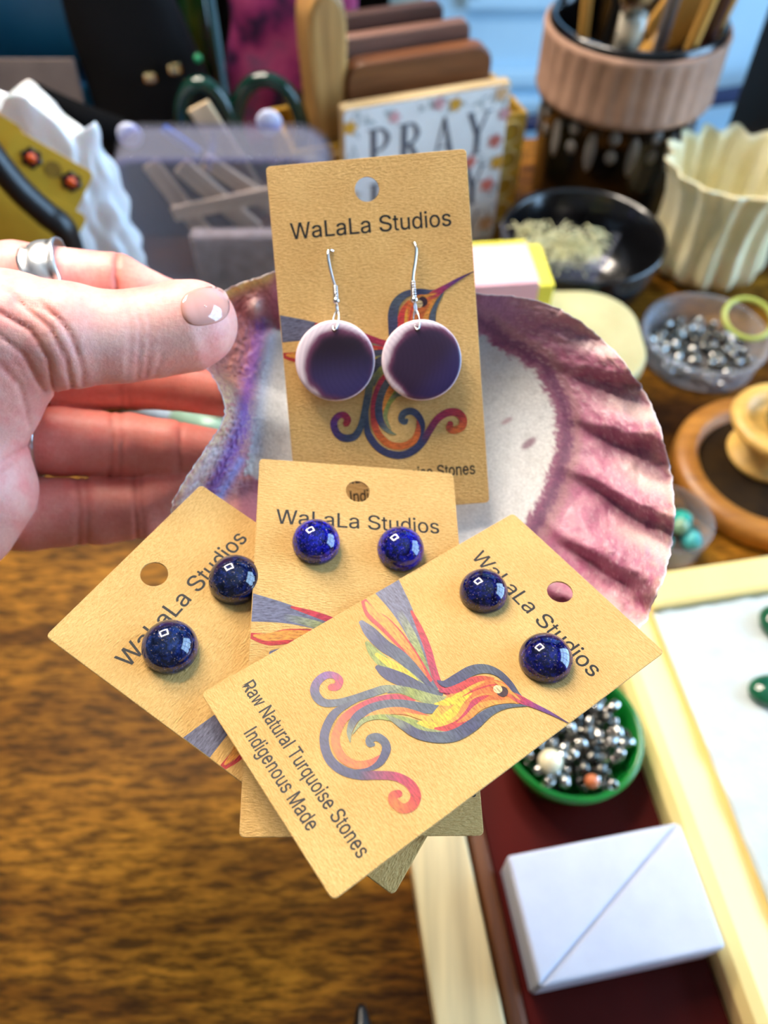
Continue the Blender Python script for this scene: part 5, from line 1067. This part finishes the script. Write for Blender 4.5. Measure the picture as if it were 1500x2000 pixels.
# dangling wampum discs
n = NT('quahog_shell'); a_ = n.attr(); v = n.map((.5, .5, .5)); wv = n.n.new('ShaderNodeTexWave'); wv.wave_type = 'RINGS'; wv.rings_direction = 'SPHERICAL'; wv.inputs['Scale'].default_value = .30; wv.inputs['Distortion'].default_value = 6; wv.inputs['Detail'].default_value = 2; wv.inputs['Detail Scale'].default_value = .12
mp = n.map((1, 1, 1)); mp.node.inputs['Location'].default_value = (2.5, 7, 0); n.l.new(mp, wv.inputs['Vector'])
c = n.mix(a_, n.ramp(wv.outputs['Fac'], [(.2, (200, 192, 210)), (.7, (255, 255, 255))]), .22, 'MULTIPLY'); m_quahog = n.set(c, rough=.34, coat=.15, coatr=.25)
m_wire = mat('bright_silver', (236, 236, 238), rough=.12, metal=1)
def wampum(lab, dpx, hook, left):
    lift = 3.2; du, dv = uv_on('A', *dpx, lift); top = uv_on('A', hook[-1][0], hook[-1][1], lift)
    t = thing('drop_earring', lab, 'earring', matrix=CM['A'], group='purple disc earrings on the upright kraft card')
    R_ = 75 / F_PX * 205; vs, fs, cs = [], [], []; NRg, NA = 30, 72
    prof = [(R_ * i / 18, 1.35 + .5 * (1 - (i / 18) ** 4)) for i in range(19)] + [(R_ * 1.03, .9), (R_ * 1.035, 0), (R_ * 1.03, -.9), (R_, -1.3), (R_ * .5, -1.4), (0, -1.4)]
    hu, hv = top[0] - du, R_ - 2.1
    for i, (r, z) in enumerate(prof):
        for a in range(NA):
            th = 2 * PI * a / NA; x, y = r * math.cos(th), r * math.sin(th)
            vs.append((du + x, dv + y, CT / 2 + lift + z))
            q = np.array((x, y)) / R_; nz = mnoise.noise(Vector((q[0] * 2.5, q[1] * 2.5, 4 if left else 9)))
            o_ = np.array((.16, -.16)) if left else np.array((.14, -.12)); e_ = np.linalg.norm((q - o_) * (1.0, 1.0)) + .10 * nz
            w = ss(e_, .70, 1.10) if left else ss(e_, .80, 1.10)
            dk_ = s2l((64, 52, 100)) * (1 - ss(q[1], -.9, .4)) + s2l((36, 14, 34)) * ss(q[1], -.9, .4) if left else s2l((52, 30, 58)) * (1 - ss(q[0] - q[1], .2, 1.2)) + s2l((56, 40, 88)) * ss(q[0] - q[1], .2, 1.2); br = s2l((120, 62, 92)); wh = s2l((246, 228, 236)); w = float(w)
            c_ = dk_ * (1 - min(1, w * 2)) + br * min(1, w * 2) if w < .5 else br * (2 - 2 * w) + wh * (2 * w - 1)
            cs.append(wh if z < 1.0 and r > R_ else c_)
    for i in range(len(prof) - 1):
        for a in range(NA): k = (a + 1) % NA; fs.append((i * NA + a, i * NA + k, (i + 1) * NA + k, (i + 1) * NA + a))
    me = mesh_np('shell_disc', vs, fs, cs); o = obj('shell_disc', me, m_quahog, t, smooth=True)
    b = BM(); lathe(b, [(.35, 0), (.62, 0), (.62, .08), (.35, .08)], 20); bmesh.ops.translate(b, vec=(top[0], top[1], CT / 2 + lift + 1.8), verts=b.verts[:]); obj('drill_hole', b, mat('drill_hole_brown', (96, 58, 44), rough=.6), t)
    pts_ = [(*uv_on('A', x, y, zz), CT / 2 + zz) for x, y, zz in hook[:-3]]
    obj('ear_wire', tube(BM(), smoothpath(pts_, 6), .40, 10), m_wire, t, smooth=True)
    c0, c1 = hook[-4], hook[-3]
    p0 = Vector((*uv_on('A', c0[0], c0[1], c0[2]), CT / 2 + c0[2])); p1 = Vector((*uv_on('A', c1[0], c1[1], c1[2]), CT / 2 + c1[2])); mf = zframe(p0, p1 - p0); L = (p1 - p0).length
    b = BM(); nt = 7; tube(b, [mf @ Vector((.55 * math.cos(a), .55 * math.sin(a), L * .92 * a / (2 * PI * nt))) for a in np.linspace(0, 2 * PI * nt, nt * 14)], .24, 6); obj('wire_coil', b, m_wire, t, smooth=True)
    b = ball(.95, 20); bmesh.ops.translate(b, vec=p1, verts=b.verts[:]); obj('silver_bead', b, m_wire, t, smooth=True)
    c2 = hook[-2]; p2 = Vector((*uv_on('A', c2[0], c2[1], c2[2]), CT / 2 + c2[2]))
    pe = Vector((top[0], top[1], CT / 2 + lift + 1.9))
    for (a0, a1, ax) in ((p1 + Vector((0, -.5, 0)), p2, 0), (p2 + Vector((0, .5, 0)), pe + Vector((0, .1, .1)), 1)):
        mid = (a0 + a1) / 2; hl = (a1 - a0).length / 2 + .25; dr = (a1 - a0).normalized(); sd = Vector((1, 0, .3)) if ax else Vector((.3, 0, 1)); sd = (sd - dr * sd.dot(dr)).normalized()
        b = BM(); tube(b, [mid + dr * hl * math.sin(a) + sd * .75 * math.cos(a) for a in np.linspace(0, 2 * PI, 25)[:-1]], .22, 6, closed=True); obj('jump_ring', b, m_wire, t, smooth=True)
wampum('purple disc drop earring on silver ear wire, left one on the upright card', (655, 705), [(651, 491, -.3), (643, 489, .7), (641, 500, 1.6), (644, 520, 2.1), (650, 545, 2.4), (655, 560, 2.6), (657, 588, 2.8), (659, 612, 3.0), (655, 646, 3.2)], True)
wampum('purple disc drop earring on silver ear wire, right one on the upright card', (823, 704), [(806, 476, -.3), (810, 475, .7), (813, 488, 1.6), (811, 510, 2.1), (807, 535, 2.4), (806, 550, 2.6), (809, 586, 2.8), (812, 612, 3.0), (815, 645, 3.2)], False)
# ================================================================ the hand: one continuous surface from a distance field
VX = .62
lo = np.array((-172., -62., 176.)); hi = np.array((-34., 80., 262.))
dims = np.ceil((hi - lo) / VX).astype(int) + 1
ax_ = [(lo[i] + VX * np.arange(dims[i])).astype(np.float32) for i in range(3)]
GX, GY, GZ = np.meshgrid(*ax_, indexing='ij', sparse=True)
def c3(px, py, d): return np.array(((px - 750) / F_PX * d, (1000 - py) / F_PX * d, d), np.float32)
def cone(X, Y, Z, a, ra, b, rb):            # capsule whose radius runs from ra to rb
    e = b - a; L2 = float(e @ e) + 1e-9
    t = np.clip(((X - a[0]) * e[0] + (Y - a[1]) * e[1] + (Z - a[2]) * e[2]) / L2, 0, 1)
    return np.sqrt((X - a[0] - t * e[0]) ** 2 + (Y - a[1] - t * e[1]) ** 2 + (Z - a[2] - t * e[2]) ** 2) - (ra + (rb - ra) * t)
def smin(a, b, k):
    h = np.clip(.5 + .5 * (b - a) / k, 0, 1); return b + (a - b) * h - k * h * (1 - h)
THUMB = [(-110, 720, 199, 140), (15, 652, 197, 118), (130, 656, 197, 99), (235, 659, 200, 84), (300, 650, 202, 82), (368, 636, 203.5, 84), (386, 631, 204, 75)]
INDEX = [(-140, 575, 222, 78), (30, 546, 225, 72), (225, 557, 227, 60), (325, 602, 229, 54), (400, 636, 231, 46)]
MIDDLE = [(-110, 745, 226, 66), (100, 742, 230, 60), (250, 744, 232, 56), (330, 750, 233, 50), (430, 768, 234, 46)]
RING = [(-90, 862, 226, 66), (120, 861, 228, 66), (255, 871, 230, 64), (330, 880, 231, 60), (430, 892, 233, 52)]
PINKY = [(-70, 1003, 226, 74), (60, 1003, 227, 71), (200, 998, 229, 64), (272, 993, 230, 60), (355, 955, 232, 52)]
PALM = [((-30, 715, 201, 130), (-40, 740, 203, 128)), ((-45, 800, 204, 100), (-60, 860, 206, 100)), ((-45, 955, 208, 112), (-85, 1010, 209, 116)),
        ((-160, 640, 216, 150), (-170, 960, 218, 150)), ((-260, 760, 218, 190), (-900, 880, 226, 230))]
FOLDS = [([(-20, 600), (60, 645), (95, 700), (106, 765)], .9), ([(-20, 640), (45, 690), (84, 762)], .7), ([(30, 585), (98, 640), (128, 700), (140, 757)], .7), ([(80, 590), (138, 650), (160, 715), (163, 752)], .5), ([(-10, 700), (40, 755), (58, 830)], .5), ([(0, 560), (120, 625), (150, 690)], .35),
         ([(262, 572), (276, 640), (268, 740)], .28), ([(280, 574), (296, 640), (286, 735)], .28), ([(246, 574), (256, 640), (250, 742)], .2), ([(318, 690), (300, 742)], .25), ([(-10, 905), (40, 880), (70, 862)], .5), ([(-20, 930), (30, 900)], .4)]
def grooves(X, Y, Z, folds, w=4.2):
    u = 750 + F_PX * X / Z; v = 1000 - F_PX * Y / Z; o = 0
    for poly, amp in folds:
        d2 = None
        for (x0, y0), (x1, y1) in zip(poly, poly[1:]):
            ex, ey = x1 - x0, y1 - y0; t = np.clip(((u - x0) * ex + (v - y0) * ey) / (ex * ex + ey * ey), 0, 1)
            q = (u - x0 - t * ex) ** 2 + (v - y0 - t * ey) ** 2; d2 = q if d2 is None else np.minimum(d2, q)
        o = o + amp * np.exp(-d2 / (w * w))
    return o
def digit(X, Y, Z, chain, k=1.2):
    d = None
    for a, b in zip(chain, chain[1:]):
        q = cone(X, Y, Z, c3(*a[:3]), a[3] / F_PX * a[2], c3(*b[:3]), b[3] / F_PX * b[2]); d = q if d is None else smin(d, q, k)
    return d
CREASE = {'I': ([(228, 500), (226, 540), (230, 580)], 1.0), 'M': ([(240, 700), (240, 810)], .5), 'M2': ([(254, 700), (254, 810)], .35), 'R': ([(217, 800), (222, 860), (216, 935)], .55), 'R2': ([(234, 800), (240, 860), (236, 935)], .5), 'R3': ([(352, 820), (352, 930)], .5), 'P': ([(150, 930), (158, 1000), (152, 1075)], .55), 'P2': ([(168, 930), (174, 1000), (170, 1072)], .5), 'P3': ([(262, 930), (268, 1060)], .7), 'P4': ([(275, 930), (280, 1055)], .5)}
def field(X, Y, Z):
    p = None
    for a, b in PALM:
        q = cone(X, Y, Z, c3(*a[:3]), a[3] / F_PX * a[2], c3(*b[:3]), b[3] / F_PX * b[2]); p = q if p is None else smin(p, q, 5)
    th = digit(X, Y, Z, THUMB, 3)
    p = smin(p, th, 6) + grooves(X, Y, Z, FOLDS)
    d = p
    for ch, cr in ((INDEX, ('I',)), (MIDDLE, ('M', 'M2')), (RING, ('R', 'R2', 'R3')), (PINKY, ('P', 'P2', 'P3', 'P4'))):
        f = digit(X, Y, Z, ch) + grooves(X, Y, Z, [CREASE[c] for c in cr], 4.5)
        d = smin(d, f, 1.0)
    return d
D3 = field(GX, GY, GZ).astype(np.float32)
def surface_nets(D, lo, h):
    s = D < 0; nx, ny, nz = D.shape
    cell = np.zeros((nx - 1, ny - 1, nz - 1), np.int8)
    for dx in (0, 1):
        for dy in (0, 1):
            for dz in (0, 1): cell += s[dx:nx - 1 + dx, dy:ny - 1 + dy, dz:nz - 1 + dz]
    act = (cell > 0) & (cell < 8); idx = np.argwhere(act); vid = -np.ones(act.shape, np.int64); vid[act] = np.arange(len(idx))
    acc = np.zeros((len(idx), 3)); cnt = np.zeros(len(idx))
    cor = [(a, b, c) for a in (0, 1) for b in (0, 1) for c in (0, 1)]
    for a in cor:
        for b in cor:
            if sum(abs(p - q) for p, q in zip(a, b)) == 1 and a < b:
                va = D[idx[:, 0] + a[0], idx[:, 1] + a[1], idx[:, 2] + a[2]]; vb = D[idx[:, 0] + b[0], idx[:, 1] + b[1], idx[:, 2] + b[2]]
                m = (va < 0) != (vb < 0); t = np.where(m, va / np.where(m, va - vb, 1), 0)
                acc += np.where(m[:, None], np.array(a) + t[:, None] * (np.array(b) - np.array(a)), 0); cnt += m
    V = lo + h * (idx + acc / cnt[:, None]); F = []
    for axis in range(3):
        sl0 = [slice(None)] * 3; sl1 = [slice(None)] * 3; sl0[axis] = slice(0, -1); sl1[axis] = slice(1, None)
        ch = s[tuple(sl0)] != s[tuple(sl1)]; e = np.argwhere(ch); o1, o2 = [k for k in range(3) if k != axis]
        ok = (e[:, o1] > 0) & (e[:, o2] > 0) & (e[:, o1] < D.shape[o1] - 1) & (e[:, o2] < D.shape[o2] - 1); e = e[ok]
        def g(d1, d2): q = e.copy(); q[:, o1] -= d1; q[:, o2] -= d2; return vid[q[:, 0], q[:, 1], q[:, 2]]
        quad = np.stack([g(0, 0), g(1, 0), g(1, 1), g(0, 1)], 1); fl = s[e[:, 0], e[:, 1], e[:, 2]]
        if axis == 1: fl = ~fl
        quad[fl] = quad[fl][:, ::-1]; F.append(quad)
    return V, np.concatenate(F)
HV, HF = surface_nets(D3, lo, VX)
for _ in range(2):                          # light smoothing
    nb = np.zeros_like(HV); ct = np.zeros(len(HV))
    for k in range(4):
        a, b = HF[:, k], HF[:, (k + 1) % 4]; np.add.at(nb, a, HV[b]); np.add.at(ct, a, 1); np.add.at(nb, b, HV[a]); np.add.at(ct, b, 1)
    HV = HV + .45 * (nb / ct[:, None] - HV)
U = 750 + F_PX * HV[:, 0] / HV[:, 2]; Vv = 1000 - F_PX * HV[:, 1] / HV[:, 2]; UVp = np.c_[U, Vv]
hn = fbm(UVp, 45, 11, 3); hc = np.tile(C(255, 190, 176), (len(HV), 1))
hc = blend(hc, C(252, 158, 150), np.clip(.35 + hn, 0, 1) * .7)
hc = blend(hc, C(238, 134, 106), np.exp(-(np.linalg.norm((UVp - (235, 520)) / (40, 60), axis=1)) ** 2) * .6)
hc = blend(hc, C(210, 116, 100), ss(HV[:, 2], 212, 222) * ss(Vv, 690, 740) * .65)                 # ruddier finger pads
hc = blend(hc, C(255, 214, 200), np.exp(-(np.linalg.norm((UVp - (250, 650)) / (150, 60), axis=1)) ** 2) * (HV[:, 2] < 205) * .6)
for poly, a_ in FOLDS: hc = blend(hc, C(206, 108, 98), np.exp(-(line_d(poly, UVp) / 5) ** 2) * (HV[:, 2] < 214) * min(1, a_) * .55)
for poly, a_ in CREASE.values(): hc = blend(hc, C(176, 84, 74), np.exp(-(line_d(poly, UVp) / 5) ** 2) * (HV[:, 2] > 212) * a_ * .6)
HW = np.array([camv(*v) for v in HV])
n = NT('skin'); a_ = n.attr(); g1 = n.noise(700, 4, .65); w1 = n.noise(150, 4, .6, vec=n.map((7, 1, 7), (0, 0, math.radians(20)))); w2 = n.noise(260, 3, .6, vec=n.map((1, 6, 6)))
c = n.mix(a_, n.ramp(g1, [(.3, (240, 216, 212)), (.7, (255, 255, 255))]), .6, 'MULTIPLY')
n.bump(g1, .25, .0003); n.bump(w1, .22, .0005); n.bump(w2, .18, .0004)
n.b.inputs['Subsurface Radius'].default_value = (.004, .0016, .0009); n.b.inputs['Subsurface Scale'].default_value = .35
m_skin = n.set(c, rough=.46, sss=.35)
t = thing('person', 'left hand with polished thumb nail holding the shell from the left', 'person', matrix=Matrix.Translation(camv(-150, 20, 215)))
inv_ = t.matrix_world.inverted(); HL = np.array([inv_ @ Vector(p) for p in HW])
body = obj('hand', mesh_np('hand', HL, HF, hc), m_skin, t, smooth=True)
# glossy thumb nail laid on the skin
def surf(px, py):                           # first depth along the pixel's ray where the field turns negative
    zs = np.linspace(180, 235, 221); d = np.array(((px - 750) / F_PX, (1000 - py) / F_PX, 1)); pp = zs[:, None] * d
    f = field(pp[:, 0].astype(np.float32), pp[:, 1].astype(np.float32), pp[:, 2].astype(np.float32)); k = np.argmax(f < 0)
    if not (f < 0).any(): return None
    return zs[k - 1] + (zs[k] - zs[k - 1]) * f[k - 1] / (f[k - 1] - f[k])
vs, fs = [], []; th0 = math.radians(-11); NA, NRr = 40, 12; zc = surf(404, 597)
zmap = [[None] * NA for _ in range(NRr + 1)]
for j in range(NRr + 1):
    for i in range(NA):
        a = 2 * PI * i / NA; r = j / NRr; ca, sa = math.cos(a), math.sin(a)
        x = 48 * math.copysign(abs(ca) ** .75, ca) * r; y = 37 * math.copysign(abs(sa) ** .85, sa) * r
        px, py = 401 + x * math.cos(th0) - y * math.sin(th0), 598 + x * math.sin(th0) + y * math.cos(th0)
        zz = surf(px, py); zmap[j][i] = zz if zz is not None else zmap[j - 1][i]
        vs.append(inv_ @ P(px, py, (zmap[j][i] - .45 * (1 - r ** 6) - .05) / 1000))
for j in range(NRr):
    for i in range(NA): k = (i + 1) % NA; fs.append((j * NA + i, j * NA + k, (j + 1) * NA + k, (j + 1) * NA + i))
nail = obj('thumb_nail', mesh_np('thumb_nail', vs, fs), mat('polished_nail', (244, 178, 160), (238, 164, 148), scale=60, rough=.08, coat=1.0, sss=.2), t, smooth=True)
md = nail.modifiers.new('thick', 'SOLIDIFY'); md.thickness = .0003; md.offset = -1
# rings
def band(name, lab, a, axis, r, w, th, m, ornate=False, up=(0, 1, 0)):
    b = BM(); n1, n2 = 120, 10; o = camv(*c3(*a)); A = camd(*axis).normalized(); mf = zframe(o, A)
    R0 = []
    for j in range(n2 + 1):
        q = j / n2; zz = (q - .5) * w; row = []
        for i in range(n1):
            an = 2 * PI * i / n1; rr = r + th
            if ornate:
                edge = abs(q - .5) * 2; wv_ = math.sin(an * 10) * .5
                rr += .5 * max(0, edge - .6 + .15 * wv_) - .35 * math.exp(-((edge - .55 - .12 * wv_) / .10) ** 2) + .25 * math.exp(-(edge / .3) ** 2); zz2 = zz + .35 * wv_ * edge * (1 if q > .5 else -1)
            else: rr -= .25 * (2 * abs(q - .5)) ** 2; zz2 = zz
            row.append(b.verts.new((rr * math.cos(an) / 1000, rr * math.sin(an) / 1000, zz2 / 1000)))
        R0.append(row)
    Ri = [[b.verts.new((r * math.cos(2 * PI * i / n1) / 1000, r * math.sin(2 * PI * i / n1) / 1000, (q - .5) * w * .94 / 1000)) for i in range(n1)] for q in (1, 0)]
    ch = R0 + Ri + [R0[0]]
    for X_, Y_ in zip(ch, ch[1:]):
        for i in range(n1): b.faces.new((X_[i], X_[(i + 1) % n1], Y_[(i + 1) % n1], Y_[i]))
    bmesh.ops.recalc_face_normals(b, faces=b.faces[:])
    if ornate:                              # tarnish lies in the engraved grooves
        cl = b.loops.layers.float_color.new('Col')
        for f in b.faces:
            for l in f.loops:
                rr = math.hypot(l.vert.co.x, l.vert.co.y) * 1000 - r - th; g_ = max(.06, min(1.0, .9 + 2.6 * (rr + .02))) if rr > -.6 else .5
                l[cl] = (g_, g_, g_ * 1.01, 1)
    o = obj(name, b, m, smooth=True); o.matrix_world = mf; return tag(o, lab, 'ring')
n = NT('antique_silver'); c = n.attr(); n.bump(n.noise(900, 2), .25, .0003); m_as = n.set(c, rough=.30, metal=1)
m_gring = mat('gold_ring_metal', (224, 160, 96), rough=.2, metal=1); m_sring = mat('silver_ring_metal', (226, 226, 224), rough=.15, metal=1)
band('spoon_ring', 'wide ornate silver spoon ring on the index finger', (103, 550, 225.5), (.96, .24, .05), 70 / F_PX * 225.5 + .15, 10.0, .9, m_as, True)
band('gold_ring', 'thin gold ring on the middle finger, mostly hidden by the thumb base', (104, 742, 230), (1, .02, 0), 60 / F_PX * 230 + .1, 2.2, .7, m_gring)
band('silver_ring', 'thin plain silver ring on the ring finger beside the palm', (78, 861, 227.5), (.99, -.05, .1), 66 / F_PX * 227.5 + .1, 2.6, .7, m_sring)
